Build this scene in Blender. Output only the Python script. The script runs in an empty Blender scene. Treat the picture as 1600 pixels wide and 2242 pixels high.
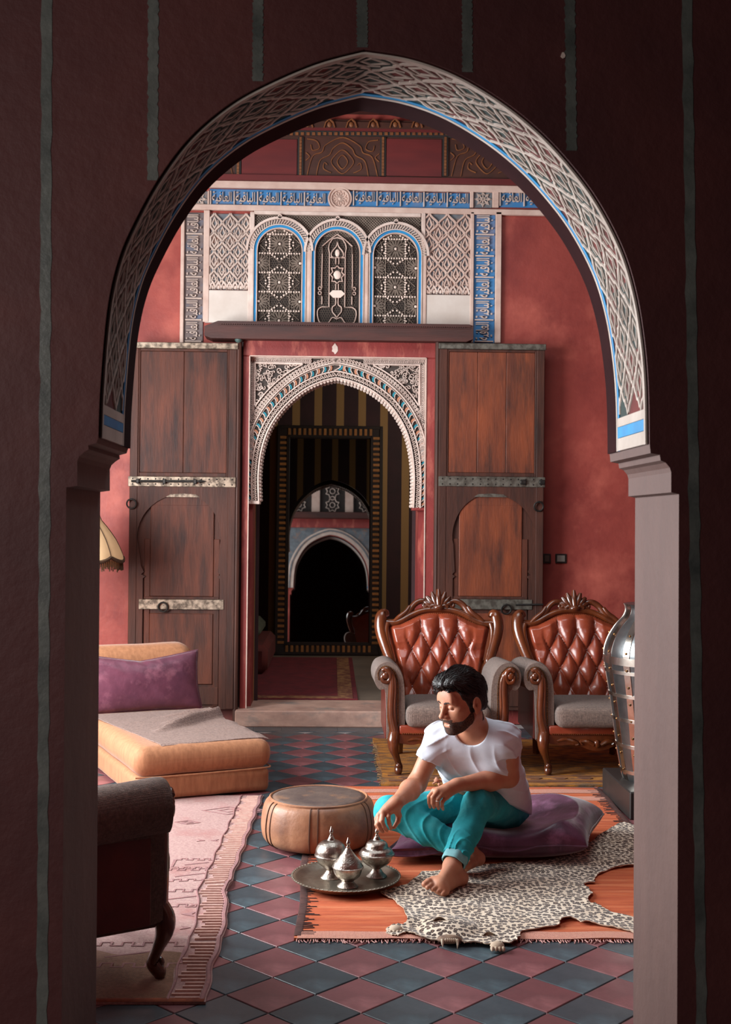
import bpy, math, random
import numpy as np
from mathutils import Vector, Matrix
from math import sin, cos, pi, sqrt, atan2, radians
random.seed(7)
SC = bpy.context.scene
COL = SC.collection

# ------------------------------------------------------------------ camera
FPX = 2609.7                                   # focal length in pixels of the 1600x2242 frame
YAW, PITCH, ROLL = 0.0273382, 0.0100922, 0.0099772
EYE = Vector((0, 0, 1.498))
_fw = Vector((sin(YAW)*cos(PITCH), cos(YAW)*cos(PITCH), sin(PITCH)))
_r0 = Vector((cos(YAW), -sin(YAW), 0)); _u0 = _r0.cross(_fw)
_rt = _r0*cos(ROLL)+_u0*sin(ROLL); _up = _u0*cos(ROLL)-_r0*sin(ROLL)
cam = bpy.data.cameras.new('camera'); camo = bpy.data.objects.new('camera', cam); COL.objects.link(camo)
camo.matrix_world = Matrix(((_rt.x, _up.x, -_fw.x, EYE.x), (_rt.y, _up.y, -_fw.y, EYE.y), (_rt.z, _up.z, -_fw.z, EYE.z), (0, 0, 0, 1)))
cam.sensor_fit = 'VERTICAL'; cam.sensor_height = 36; cam.lens = 36*FPX/2242
cam.clip_start = .05; cam.clip_end = 100
cam.dof.use_dof = True; cam.dof.focus_distance = 5.3; cam.dof.aperture_fstop = 6.5
SC.camera = camo

# ------------------------------------------------------------------ light
SC.view_settings.view_transform = 'Standard'; SC.view_settings.look = 'None'
SC.view_settings.gamma = 1; SC.view_settings.exposure = 0; SC.view_settings.use_curve_mapping = False
wd = bpy.data.worlds.new('sky'); SC.world = wd; wd.use_nodes = True
wd.node_tree.nodes['Background'].inputs[0].default_value = (.62, .74, .85, 1)
wd.node_tree.nodes['Background'].inputs[1].default_value = .6

def area(name, loc, tgt, sx, sy, power, col, spread=180):
    l = bpy.data.lights.new(name, 'AREA'); l.shape = 'RECTANGLE'; l.size = sx; l.size_y = sy
    l.energy = power; l.color = col; l.spread = radians(spread)
    o = bpy.data.objects.new(name, l); COL.objects.link(o); o.location = loc
    o.rotation_euler = (Vector(tgt)-Vector(loc)).to_track_quat('-Z', 'Y').to_euler()
    return o
# daylight through the tall opening of the salon's left wall, then three added fill lights
area('daylight_window', (-3.3, 5.55, 1.95), (1.0, 6.0, 1.0), 2.6, 2.4, 500, (.93, .98, 1.0))
area('fill_overhead', (0.2, 5.9, 4.55), (0.2, 5.95, 0), 2.6, 2.4, 78, (.90, .97, 1.0))  # added overhead fill above an unseen ceiling opening
area('fill_dark_room', (-3.0, .3, 2.1), (-.5, 2.9, 1.4), 1.0, 1.4, 64, (1.0, .93, .90))  # added area light, no window built; brightens the arch wall from the left
area('fill_striped_room', (2.3, 11.0, 2.9), (-.5, 12.6, 1.6), .9, .9, 34, (1.0, .90, .78))  # added fill inside the back room, brightens its stripes

# ------------------------------------------------------------------ helpers
def sl(c):
    return tuple(((x/255)/12.92 if x/255 <= .04045 else ((x/255+.055)/1.055)**2.4) for x in c)+(1,)

def W(x, y, Y):                                # the point of the plane Y = const seen at a pixel
    d = _rt*((x-800)/FPX)-_up*((y-1121)/FPX)+_fw
    return EYE+d*((Y-EYE.y)/d.y)

def G(x, y, z=0):                              # the point of the plane z = const seen at a pixel
    d = _rt*((x-800)/FPX)-_up*((y-1121)/FPX)+_fw
    return EYE+d*((z-EYE.z)/d.z)

class MB:
    def __init__(s): s.v = []; s.f = []; s.m = []; s.uv = None
    def add(s, vs, fs, mi=0):
        b = len(s.v); s.v += [tuple(p) for p in vs]; s.f += [tuple(i+b for i in f) for f in fs]; s.m += [mi]*len(fs)
    def box(s, x0, y0, z0, x1, y1, z1, mi=0, ch=0):
        if ch == 0:
            s.add([(x, y, z) for z in (z0, z1) for y in (y0, y1) for x in (x0, x1)],
                  [(0, 2, 3, 1), (4, 5, 7, 6), (0, 1, 5, 4), (2, 6, 7, 3), (0, 4, 6, 2), (1, 3, 7, 5)], mi); return
        m = (max((x1-x0)/2, 1e-6), max((y1-y0)/2, 1e-6), max((z1-z0)/2, 1e-6)); c = ((x0+x1)/2, (y0+y1)/2, (z0+z1)/2)
        ch = min(ch, min(m)*.9); vs = []; idx = {}
        for sx in (-1, 1):
            for sy in (-1, 1):
                for sz in (-1, 1):
                    for a in range(3):
                        d = [m[0]-ch, m[1]-ch, m[2]-ch]; d[a] = m[a]
                        idx[(sx, sy, sz, a)] = len(vs); vs.append((c[0]+sx*d[0], c[1]+sy*d[1], c[2]+sz*d[2]))
        fs = []
        def q(l):
            ps = [Vector(vs[i])-Vector(c) for i in l]; n = (ps[1]-ps[0]).cross(ps[2]-ps[0]); ce = sum(ps, Vector())
            fs.append(tuple(l) if n.dot(ce) > 0 else tuple(reversed(l)))
        for a in range(3):
            b, e = [(1, 2), (0, 2), (0, 1)][a]
            for sa in (-1, 1):
                def key(sb, se, aa=a):
                    k = [0, 0, 0]; k[a] = sa; k[b] = sb; k[e] = se; return (k[0], k[1], k[2], aa)
                q([idx[key(-1, -1)], idx[key(1, -1)], idx[key(1, 1)], idx[key(-1, 1)]])
            for sb in (-1, 1):
                for se in (-1, 1):
                    k0 = [0, 0, 0]; k1 = [0, 0, 0]; k0[a] = -1; k1[a] = 1
                    k0[b] = k1[b] = sb; k0[e] = k1[e] = se
                    q([idx[(*k0, b)], idx[(*k1, b)], idx[(*k1, e)], idx[(*k0, e)]])
        for sx in (-1, 1):
            for sy in (-1, 1):
                for sz in (-1, 1): q([idx[(sx, sy, sz, 0)], idx[(sx, sy, sz, 1)], idx[(sx, sy, sz, 2)]])
        s.add(vs, fs, mi)
    def prism(s, poly, mp, d0, d1, mi=0):      # polygon in (a, b) mapped by mp(a, b, depth); front cap at d1
        n = len(poly); vs = [mp(a, b, d0) for a, b in poly]+[mp(a, b, d1) for a, b in poly]
        s.add(vs, [tuple(range(n-1, -1, -1)), tuple(range(n, 2*n))]+[(i, (i+1) % n, n+(i+1) % n, n+i) for i in range(n)], mi)
    def ring(s, outer, inner, mp, d0, d1, mi=0, closed=True):   # band between two equally long polylines
        n = len(outer); vs = []
        for o_, i_ in zip(outer, inner): vs += [mp(*o_, d0), mp(*o_, d1), mp(*i_, d1), mp(*i_, d0)]
        fs = []
        for k in range(n if closed else n-1):
            a, b = 4*k, 4*((k+1) % n)
            fs += [(a, a+1, b+1, b), (a+1, a+2, b+2, b+1), (a+2, a+3, b+3, b+2), (a+3, a, b, b+3)]
        if not closed: fs += [(0, 3, 2, 1), (4*n-4, 4*n-3, 4*n-2, 4*n-1)]
        s.add(vs, fs, mi)
    def strap(s, pts, w, h, mp, h0=0, closed=False, mi=0, taper=.62):   # raised ribbon along a 2D line
        n = len(pts)
        if n < 2: return
        vs = []
        for i in range(n):
            p = pts[i]
            a = pts[i-1] if (i > 0 or closed) else pts[i]; b = pts[(i+1) % n] if (i < n-1 or closed) else pts[i]
            dx, dy = b[0]-a[0], b[1]-a[1]; l = math.hypot(dx, dy) or 1; nx, ny = -dy/l, dx/l
            if a is not p and b is not p:
                d1x, d1y = p[0]-a[0], p[1]-a[1]; l1 = math.hypot(d1x, d1y) or 1
                k = 1/max(.5, abs((-d1y/l1)*nx+(d1x/l1)*ny))
            else: k = 1
            q = w/2*k
            vs += [mp(p[0]+nx*q, p[1]+ny*q, h0), mp(p[0]+nx*q*taper, p[1]+ny*q*taper, h0+h),
                   mp(p[0]-nx*q*taper, p[1]-ny*q*taper, h0+h), mp(p[0]-nx*q, p[1]-ny*q, h0)]
        fs = []
        for i in range(n if closed else n-1):
            a, b = 4*i, 4*((i+1) % n)
            fs += [(a, a+1, b+1, b), (a+1, a+2, b+2, b+1), (a+2, a+3, b+3, b+2)]
        if not closed: fs += [(0, 3, 2, 1), (4*n-4, 4*n-3, 4*n-2, 4*n-1)]
        s.add(vs, fs, mi)
    def tube(s, path, r, n=8, mi=0, flat=1.0, closed=False, up=(0, 0, 1)):
        path = [Vector(p) for p in path]; m = len(path)
        R = r if isinstance(r, (list, tuple)) else [r]*m
        prev = None; vs = []
        for i in range(m):
            a = path[i-1] if (i > 0 or closed) else path[i]; b = path[(i+1) % m] if (i < m-1 or closed) else path[i]
            t = (b-a); t = t.normalized() if t.length > 1e-9 else Vector((0, 0, 1))
            if prev is None:
                u = Vector(up); u = u-t*u.dot(t)
                if u.length < 1e-4: u = Vector((1, 0, 0)); u = u-t*u.dot(t)
                if u.length < 1e-4: u = Vector((0, 1, 0)); u = u-t*u.dot(t)
            else: u = prev-t*prev.dot(t)
            u.normalize(); prev = u; w = t.cross(u)
            for k in range(n):
                a_ = 2*pi*k/n; vs.append(path[i]+u*(cos(a_)*R[i])+w*(sin(a_)*R[i]*flat))
        fs = []
        for i in range(m if closed else m-1):
            for k in range(n):
                a0, a1 = i*n+k, i*n+(k+1) % n; b0, b1 = ((i+1) % m)*n+k, ((i+1) % m)*n+(k+1) % n
                fs.append((a0, a1, b1, b0))
        if not closed: fs += [tuple(range(n-1, -1, -1)), tuple((m-1)*n+k for k in range(n))]
        s.add(vs, fs, mi)
    def lathe(s, prof, n=24, c=(0, 0, 0), mi=0, mod=None):   # profile of (r, z); mod(angle, i) scales r
        vs = []; fs = []; m = len(prof)
        for i, (r, z) in enumerate(prof):
            for k in range(n):
                a = 2*pi*k/n; q = r*(mod(a, i) if mod else 1)
                vs.append((c[0]+q*cos(a), c[1]+q*sin(a), c[2]+z))
        for i in range(m-1):
            for k in range(n): fs.append((i*n+k, i*n+(k+1) % n, (i+1)*n+(k+1) % n, (i+1)*n+k))
        if prof[0][0] > 1e-5: fs.append(tuple(range(n-1, -1, -1)))
        if prof[-1][0] > 1e-5: fs.append(tuple((m-1)*n+k for k in range(n)))
        s.add(vs, fs, mi)
    def grid(s, fn, nu, nv, cu=False, cv=False, mi=0, flip=False):
        vs = [fn(i/(nu if cu else nu-1), j/(nv if cv else nv-1)) for i in range(nu) for j in range(nv)]; fs = []
        for i in range(nu if cu else nu-1):
            for j in range(nv if cv else nv-1):
                a, b, c, d = i*nv+j, ((i+1) % nu)*nv+j, ((i+1) % nu)*nv+(j+1) % nv, i*nv+(j+1) % nv
                fs.append((a, d, c, b) if flip else (a, b, c, d))
        s.add(vs, fs, mi)
    def ball(s, c, r, n=10, m=7, mi=0):
        r = r if isinstance(r, (list, tuple)) else (r, r, r); vs = [(c[0], c[1], c[2]-r[2])]; fs = []
        for i in range(1, m):
            p = -pi/2+pi*i/m
            for k in range(n): a = 2*pi*k/n; vs.append((c[0]+r[0]*cos(p)*cos(a), c[1]+r[1]*cos(p)*sin(a), c[2]+r[2]*sin(p)))
        vs.append((c[0], c[1], c[2]+r[2]))
        for k in range(n):
            fs.append((0, 1+(k+1) % n, 1+k)); fs.append((len(vs)-1, 1+(m-2)*n+k, 1+(m-2)*n+(k+1) % n))
            for i in range(m-2): fs.append((1+i*n+k, 1+i*n+(k+1) % n, 1+(i+1)*n+(k+1) % n, 1+(i+1)*n+k))
        s.add(vs, fs, mi)
    def build(s, name, mats, parent=None, smooth=True, angle=40, fix=True):
        me = bpy.data.meshes.new(name); me.from_pydata(s.v, [], s.f)
        mats = mats if isinstance(mats, (list, tuple)) else [mats]
        for m in mats: me.materials.append(m)
        if len(mats) > 1: me.polygons.foreach_set('material_index', s.m)
        if fix:
            import bmesh
            bm = bmesh.new(); bm.from_mesh(me); bmesh.ops.recalc_face_normals(bm, faces=bm.faces); bm.to_mesh(me); bm.free()
        if smooth:
            me.polygons.foreach_set('use_smooth', [True]*len(me.polygons)); me.set_sharp_from_angle(angle=radians(angle))
        me.update()
        return put(name, me, parent)

def put(name, me, parent=None):
    o = bpy.data.objects.new(name, me); COL.objects.link(o)
    if parent: o.parent = parent
    return o

def tag(o, label=None, cat=None, group=None, kind=None):
    if label: o['label'] = label
    if cat: o['category'] = cat
    if group: o['group'] = group
    if kind: o['kind'] = kind
    return o

def thing(name, label, cat, loc=(0, 0, 0), rz=0, group=None, kind=None):
    o = bpy.data.objects.new(name, None); COL.objects.link(o); o.empty_display_size = .05
    o.location = loc; o.rotation_euler = (0, 0, rz)
    return tag(o, label, cat, group, kind)

def copy_tree(o, parent=None):
    c = o.copy(); COL.objects.link(c)
    if parent: c.parent = parent
    for ch in list(o.children): copy_tree(ch, c)
    return c

def spline(pts, n=8, closed=False):            # Catmull-Rom through points of any dimension
    P = [tuple(p) for p in pts]; m = len(P); out = []
    for i in range(m if closed else m-1):
        p0 = P[(i-1) % m] if (closed or i > 0) else P[i]; p1 = P[i]; p2 = P[(i+1) % m]
        p3 = P[(i+2) % m] if (closed or i < m-2) else p2
        for k in range(n):
            t = k/n
            out.append(tuple(.5*((2*b)+(c-a)*t+(2*a-5*b+4*c-d)*t*t+(-a+3*b-3*c+d)*t**3) for a, b, c, d in zip(p0, p1, p2, p3)))
    if not closed: out.append(P[-1])
    return out

def resample(pts, n):
    P = np.array(pts, float); d = np.r_[0, np.cumsum(np.linalg.norm(np.diff(P, axis=0), axis=1))]
    t = np.linspace(0, d[-1], n); return [tuple(np.interp(x, d, P[:, k]) for k in range(P.shape[1])) for x in t]

def offset(pts, d, closed=False):              # parallel line, positive to the left
    n = len(pts); out = []
    for i in range(n):
        a = pts[i-1] if (i > 0 or closed) else pts[i]; b = pts[(i+1) % n] if (i < n-1 or closed) else pts[i]
        dx, dy = b[0]-a[0], b[1]-a[1]; l = math.hypot(dx, dy) or 1
        out.append((pts[i][0]-dy/l*d, pts[i][1]+dx/l*d))
    return out

# ------------------------------------------------------------------ materials
def mat(name, c, c2=None, rough=.6, metal=0, scale=6, stretch=(1, 1, 1), detail=6, bump=0, bscale=60, bstretch=None, coat=0,
        spec=.5, sheen=0, contrast=(.3, .7), c3=None, scale3=1.5, rnd=0, rvar=0, emit=0, trans=0, aniso=0):
    m = bpy.data.materials.new(name); m.use_nodes = True; nt = m.node_tree; N, L = nt.nodes, nt.links
    b = N['Principled BSDF']; b.inputs['Roughness'].default_value = rough; b.inputs['Metallic'].default_value = metal
    b.inputs['Coat Weight'].default_value = coat; b.inputs['Coat Roughness'].default_value = .12
    b.inputs['Specular IOR Level'].default_value = spec; b.inputs['Sheen Weight'].default_value = sheen
    b.inputs['Sheen Roughness'].default_value = .35
    tc = N.new('ShaderNodeTexCoord')
    def noise(sc, st, det=detail):
        mp = N.new('ShaderNodeMapping'); mp.inputs['Scale'].default_value = st
        L.new(tc.outputs['Object'], mp.inputs['Vector'])
        n = N.new('ShaderNodeTexNoise'); n.inputs['Scale'].default_value = sc; n.inputs['Detail'].default_value = det
        n.inputs['Roughness'].default_value = .62
        L.new(mp.outputs[0], n.inputs['Vector']); return n
    def mix(a, bcol, f):
        x = N.new('ShaderNodeMix'); x.data_type = 'RGBA'
        if isinstance(a, tuple): x.inputs[6].default_value = a
        else: L.new(a, x.inputs[6])
        if isinstance(bcol, tuple): x.inputs[7].default_value = bcol
        else: L.new(bcol, x.inputs[7])
        L.new(f, x.inputs[0]); return x.outputs[2]
    def ramp(src, a, bb):
        r = N.new('ShaderNodeMapRange'); r.inputs[1].default_value = a; r.inputs[2].default_value = bb; L.new(src, r.inputs[0]); return r.outputs[0]
    col = sl(c)
    if c2:
        n = noise(scale, stretch); f = ramp(n.outputs[0], *contrast); col = mix(col, sl(c2), f)
        if rvar:
            r = N.new('ShaderNodeMapRange'); r.inputs[3].default_value = rough-rvar; r.inputs[4].default_value = rough+rvar
            L.new(f, r.inputs[0]); L.new(r.outputs[0], b.inputs['Roughness'])
    if c3:
        n3 = noise(scale3, stretch); col = mix(col, sl(c3), ramp(n3.outputs[0], .52, .72))
    if rnd:
        oi = N.new('ShaderNodeObjectInfo'); r = N.new('ShaderNodeMapRange'); r.inputs[3].default_value = 1-rnd; r.inputs[4].default_value = 1+rnd
        L.new(oi.outputs['Random'], r.inputs[0]); hs = N.new('ShaderNodeHueSaturation'); L.new(r.outputs[0], hs.inputs['Value'])
        if isinstance(col, tuple): hs.inputs['Color'].default_value = col
        else: L.new(col, hs.inputs['Color'])
        col = hs.outputs[0]
    if isinstance(col, tuple): b.inputs['Base Color'].default_value = col
    else: L.new(col, b.inputs['Base Color'])
    if bump:
        nb = noise(bscale, bstretch or (1, 1, 1), 5); bp = N.new('ShaderNodeBump'); bp.inputs['Strength'].default_value = 1
        bp.inputs['Distance'].default_value = bump; L.new(nb.outputs[0], bp.inputs['Height']); L.new(bp.outputs[0], b.inputs['Normal'])
    if emit:
        b.inputs['Emission Color'].default_value = sl(c); b.inputs['Emission Strength'].default_value = emit
    if trans: b.inputs['Transmission Weight'].default_value = trans
    return m
# ------------------------------------------------------------------ palette
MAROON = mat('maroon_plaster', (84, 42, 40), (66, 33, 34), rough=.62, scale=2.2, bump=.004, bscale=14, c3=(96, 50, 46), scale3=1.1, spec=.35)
STRIPE = mat('green_stripe_paint', (108, 109, 103), (66, 69, 66), rough=.42, scale=9, bump=.002, bscale=30)
JAMB = mat('rose_plaster', (104, 76, 69), (84, 60, 55), rough=.7, scale=3, stretch=(1, 1, .35), bump=.003, bscale=18, c3=(120, 90, 81))
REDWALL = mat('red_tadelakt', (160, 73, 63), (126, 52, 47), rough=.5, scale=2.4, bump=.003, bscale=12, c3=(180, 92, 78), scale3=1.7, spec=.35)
REDPAINT = mat('red_paint', (150, 60, 55), (118, 44, 42), rough=.5, scale=5, stretch=(1, 1, .3), bump=.0015, c3=(188, 104, 88), scale3=9)
STUCCO = mat('white_stucco', (226, 206, 194), (196, 172, 160), rough=.8, scale=9, bump=.002, bscale=70)
STUCCO_PLAIN = mat('plain_stucco', (216, 204, 194), (196, 180, 168), rough=.8, scale=4)
STUCCO_OLD = mat('aged_stucco', (210, 188, 174), (176, 156, 146), rough=.85, scale=7, bump=.002, bscale=60)
PINKTRIM = mat('pinkish_stucco', (214, 188, 174), (190, 158, 144), rough=.8, scale=8)
GROUND_GREY = mat('grey_recess', (116, 124, 130), (88, 92, 98), rough=.9, scale=14, c3=(150, 112, 92), scale3=12)
GROUND_BLUE = mat('blue_recess', (24, 118, 180), (80, 118, 156), rough=.8, scale=5, c3=(118, 120, 140), scale3=3)
GROUND_TAN = mat('tan_recess', (126, 112, 108), (96, 84, 84), rough=.9, scale=8, c3=(72, 104, 136), scale3=5)
BLUE = mat('blue_paint', (14, 140, 196), (24, 116, 172), rough=.6, scale=10)
TEALP = mat('teal_paint', (30, 132, 150), rough=.6)
ORANGEP = mat('ochre_paint', (188, 128, 98), rough=.7)
LATTICE_BACK = mat('dark_lattice_ground', (40, 33, 30), rough=.9)
LATTICE = mat('lattice_stucco', (150, 132, 118), (116, 102, 92), rough=.85, scale=16)
LATTICE_DOT = mat('lattice_knob', (226, 204, 190), rough=.8)
RECESS_RED = mat('recess_red', (110, 42, 38), (72, 28, 28), rough=.9, scale=9)
RECESS_GREEN = mat('recess_green', (50, 66, 62), (34, 44, 44), rough=.9, scale=9)
TILE_D = mat('dark_tile', (68, 79, 85), (48, 56, 62), rough=.36, scale=5, rnd=.16, rvar=.08, bump=.0006, bscale=30, c3=(84, 104, 112), scale3=3, spec=.55)
TILE_R = mat('red_tile', (122, 75, 78), (98, 58, 61), rough=.38, scale=5, rnd=.14, rvar=.08, bump=.0006, bscale=30, c3=(156, 98, 100), scale3=3, spec=.55)
GROUT = mat('grout', (150, 142, 140), rough=.9)
WOOD_D = mat('dark_door_wood', (100, 52, 36), (58, 34, 27), rough=.6, spec=.3, scale=4, stretch=(3.2, 3.2, .5), bump=.0016, bscale=30, bstretch=(4, 4, .4), c3=(34, 25, 25), scale3=2.6)
WOOD_R = mat('rusty_door_wood', (138, 68, 38), (86, 42, 28), rough=.5, scale=3.4, stretch=(3, 3, .6), bump=.0016, bscale=30, bstretch=(4, 4, .4), c3=(46, 30, 26), scale3=2.4)
WOOD_STILE = mat('stile_wood', (86, 48, 36), (50, 31, 26), rough=.6, spec=.3, scale=4, stretch=(4, 4, .4), bump=.0016, bscale=30, bstretch=(4, 4, .4))
BEAMW = mat('beam_wood', (84, 42, 34), (52, 30, 26), rough=.55, scale=4, stretch=(.5, 3, 3), bump=.002, bscale=26, bstretch=(.4, 4, 4))
IRON = mat('iron', (44, 42, 42), (70, 66, 62), rough=.5, metal=.8, scale=20)
TINPLATE = mat('worn_metal_strap', (178, 160, 140), (96, 84, 72), rough=.42, metal=.55, scale=26, contrast=(.4, .6))
TINDARK = mat('tarnished_metal_strap', (120, 116, 106), (84, 78, 70), rough=.5, metal=.55, scale=24, contrast=(.4, .6))
FRIEZE_DARK = mat('frieze_dark_wood', (82, 42, 28), (54, 30, 22), rough=.6, scale=8, stretch=(.6, 1, 1))
FRIEZE_RED = mat('frieze_red', (108, 32, 30), (86, 24, 25), rough=.6, scale=5, stretch=(.4, 1, 2))
FRIEZE_GOLD = mat('frieze_gold', (138, 84, 42), (100, 54, 30), rough=.6, scale=16)
FRIEZE_BLACK = mat('frieze_black', (40, 36, 34), rough=.7)

def fm(a, b, d): return (a, 9.0-d, b)           # wall coordinates: x, height, how far it stands out of the back wall
def PX(x, y, Y=9.0):
    p = W(x, y, Y); return (p.x, p.z)
def RC(x0, y0, x1, y1, Y=9.0):                  # rectangle on the wall from two picture corners
    a = PX(x0, (y0+y1)/2, Y)[0]; b = PX(x1, (y0+y1)/2, Y)[0]
    return a, PX((x0+x1)/2, y1, Y)[1], b, PX((x0+x1)/2, y0, Y)[1]
def wbox(mb, r, d0, d1, Y=9.0, mi=0, ch=0): mb.box(r[0], Y-d1, r[1], r[2], Y-d0, r[3], mi, ch)

# ------------------------------------------------------------------ floor of single tiles
DG = .286; HS = DG/2
floor = MB(); floor.box(-3.4, -4.0, -.06, 3.6, 9.0, -.0045); floor = tag(floor.build('floor', GROUT, smooth=False), kind='structure')
def tile_geo(mb, cx, cy, mi=0, g=.0026, b=.0018):
    h = HS-g*sqrt(2); k = h-b*sqrt(2)
    D = [(h, 0), (0, h), (-h, 0), (0, -h)]; E = [(k, 0), (0, k), (-k, 0), (0, -k)]
    mb.add([(cx+x, cy+y, -.005) for x, y in D]+[(cx+x, cy+y, -.0014) for x, y in D]+[(cx+x, cy+y, 0) for x, y in E],
           [(8, 9, 10, 11)]+[(i, (i+1) % 4, 4+(i+1) % 4, 4+i) for i in range(4)]+[(4+i, 4+(i+1) % 4, 8+(i+1) % 4, 8+i) for i in range(4)], mi)
OX, OY = .36130*DG, 13.8196*DG
def pix(p):
    d = Vector(p)-EYE; z = d.dot(_fw); return (800+FPX*d.dot(_rt)/z, 1121-FPX*d.dot(_up)/z) if z > .2 else (-1, -1)
def inpoly(x, y, P):
    c = False
    for i in range(len(P)):
        (x1, y1), (x2, y2) = P[i-1], P[i]
        if (y1 > y) != (y2 > y) and x < (x2-x1)*(y-y1)/(y2-y1)+x1: c = not c
    return c
COVER = [[(-3, 3.72), (-.42, 3.72), (-.42, 6.4), (-3, 6.4)], [(-.1, 4.35), (1.5, 4.35), (1.5, 6.6), (-.1, 6.6)], [(.4, 6.9), (3, 6.9), (3, 8.2), (.4, 8.2)],
         [(-.9, 6.5), (-.42, 6.8), (-1.2, 8.3), (-2, 8)]]
cand = []
for i in range(-30, 30):
    for j in range(-60, 40):
        if (i+j) % 2 == 0: continue
        cx, cy = OX+i*HS, OY+j*HS
        if not (-3.3 < cx < 3.5 and -3.9 < cy < 8.6): continue
        dark = (i % 2 == 1)
        px, py = pix((cx, cy, 0)); rank = 1e6
        if 170 < px < 1460 and 1500 < py < 2290 and not any(inpoly(cx, cy, P) for P in COVER): rank = cy
        cand.append((rank, cx, cy, dark))
cand.sort()
proto = {}
rest = MB()
for k, (rank, cx, cy, dark) in enumerate(cand):
    if k < 296 and rank < 1e5:
        if dark not in proto:
            t = MB(); tile_geo(t, 0, 0); o = t.build('tile', TILE_D if dark else TILE_R, floor, smooth=False, fix=False); proto[dark] = o
        else:
            o = proto[dark].copy(); COL.objects.link(o)
        o.location = (cx+random.uniform(-.0006, .0006), cy+random.uniform(-.0006, .0006), random.uniform(-.0006, .0004)); o.rotation_euler = (random.uniform(-.002, .002), random.uniform(-.002, .002), random.uniform(-.004, .004))
    else: tile_geo(rest, cx, cy, 0 if dark else 1)
tag(rest.build('tile_field', [TILE_D, TILE_R], floor, smooth=False, fix=False), kind='stuff')
# border row of dark oblong tiles along the doorstep
x = -3.0; bt = None
while x < 3.2:
    if bt is None:
        t = MB(); t.box(0, 0, -.005, .2, .175, .0006, ch=.002); bt = t.build('border_tile', TILE_D, floor, smooth=False)
    else: bt = bt.copy(); COL.objects.link(bt)
    bt.location = (x, 8.605, 0); x += .2035

# ------------------------------------------------------------------ front wall with the horseshoe arch
YN, YF = 2.95, 3.38
Lp = [(215, 958), (219, 850), (234, 680), (259, 567), (299, 475), (350, 385), (415, 300), (500, 228), (590, 178), (695, 134), (797, 107)]
Rp = [(797, 107), (900, 124), (1000, 160), (1100, 219), (1182, 285), (1252, 360), (1312, 442), (1365, 545), (1395, 645), (1412, 750), (1420, 850), (1422, 972)]
arch = [PX(*p, YN) for p in spline(Lp, 8)[:-1]]+[PX(*p, YN) for p in spline(Rp, 8)]
Lj = [(145, 1067), (169, 1064), (169, 1010), (173, 1000), (184, 990), (194, 984), (193, 975), (211, 970)]
Rj = [(1424, 992), (1444, 996), (1446, 1008), (1457, 1013), (1466, 1024), (1469, 1034), (1469, 1078), (1486, 1082)]
prof = [(-.65, 0)]+[PX(*p, YN) for p in Lj]+arch+[PX(*p, YN) for p in Rj]+[(.868, 0)]
wf = MB()
hole = prof
poly = [(-3.4, 0)]+hole+[(3.6, 0), (3.6, 4.6), (-3.4, 4.6)]
n = len(poly)
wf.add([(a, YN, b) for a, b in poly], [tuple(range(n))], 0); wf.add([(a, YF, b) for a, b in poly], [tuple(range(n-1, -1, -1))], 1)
nA0, nA1 = 9, 9+len(arch)-1
for i in range(len(hole)-1):
    (a, b), (c, d) = hole[i], hole[i+1]
    wf.add([(a, YN, b), (a, YF, b), (c, YF, d), (c, YN, d)], [(0, 1, 2, 3)], 0 if nA0 <= i < nA1 else 2)
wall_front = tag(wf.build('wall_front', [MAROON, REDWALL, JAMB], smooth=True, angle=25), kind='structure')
# painted green stripes on the wall's dark side: (x at top, x at bottom) read off the picture
for k, (xt, xb, yb, w) in enumerate([(103, 92, 2290, .0265), (336, 334, 395, .026), (565, 564, 178, .026), (792, 793, 104, .027), (1022, 1023, 158, .026), (1246, 1251, 330, .026), (1502, 1536, 2290, .026)]):
    p0 = PX(xt, -60, YN); p1 = PX(xb, yb, YN); st = MB(); N = 60; vs = []
    for i in range(N+1):
        f = i/N; x = p0[0]+(p1[0]-p0[0])*f+.0014*sin(i*1.7+k*3); z = p0[1]+(p1[1]-p0[1])*f
        ww = w/2+.0012*sin(i*2.9+k)+random.uniform(-.0006, .0006)
        vs += [(x-ww, YN-.0012, z), (x+ww, YN-.0012, z)]
    st.add(vs, [(2*i, 2*i+2, 2*i+3, 2*i+1) for i in range(N)])
    st.build('painted_stripe', STRIPE, wall_front)
t = MB(); cp_ = PX(1232, 122, YN); t.prism([(cp_[0]+.006*cos(a), cp_[1]+.008*sin(a)) for a in (0, 1.2, 2, 3.4, 4.6, 5.5)], lambda a, b, d: (a, YN-d, b), 0, .003); t.build('plaster_chip', STUCCO, wall_front, smooth=False)
# carved plaster band lining the arch
AN = 420
ar = resample(arch, AN); arl = sum(math.hypot(ar[i+1][0]-ar[i][0], ar[i+1][1]-ar[i][1]) for i in range(AN-1))
nrm = []
for i in range(AN):
    a, b = ar[max(0, i-1)], ar[min(AN-1, i+1)]; dx, dz = b[0]-a[0], b[1]-a[1]; l = math.hypot(dx, dz); nrm.append((dz/l, -dx/l))
TD0, TD1 = YN+.010, YN+.315
def am(s, t, h):                               # along the arch, across it (0 near .. 1 far), up from the soffit
    f = min(max(s/arl, 0), 1)*(AN-1); i = min(int(f), AN-2); f -= i
    x = ar[i][0]*(1-f)+ar[i+1][0]*f; z = ar[i][1]*(1-f)+ar[i+1][1]*f; nx = nrm[i][0]*(1-f)+nrm[i+1][0]*f; nz = nrm[i][1]*(1-f)+nrm[i+1][1]*f
    return (x+nx*h, TD0+t, z+nz*h)
TW = TD1-TD0
band = MB(); NS, NT = 170, 8; vs = []
for i in range(NS+1):
    for j in range(NT+1): vs.append(am(arl*i/NS, TW*j/NT, .004))
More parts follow.
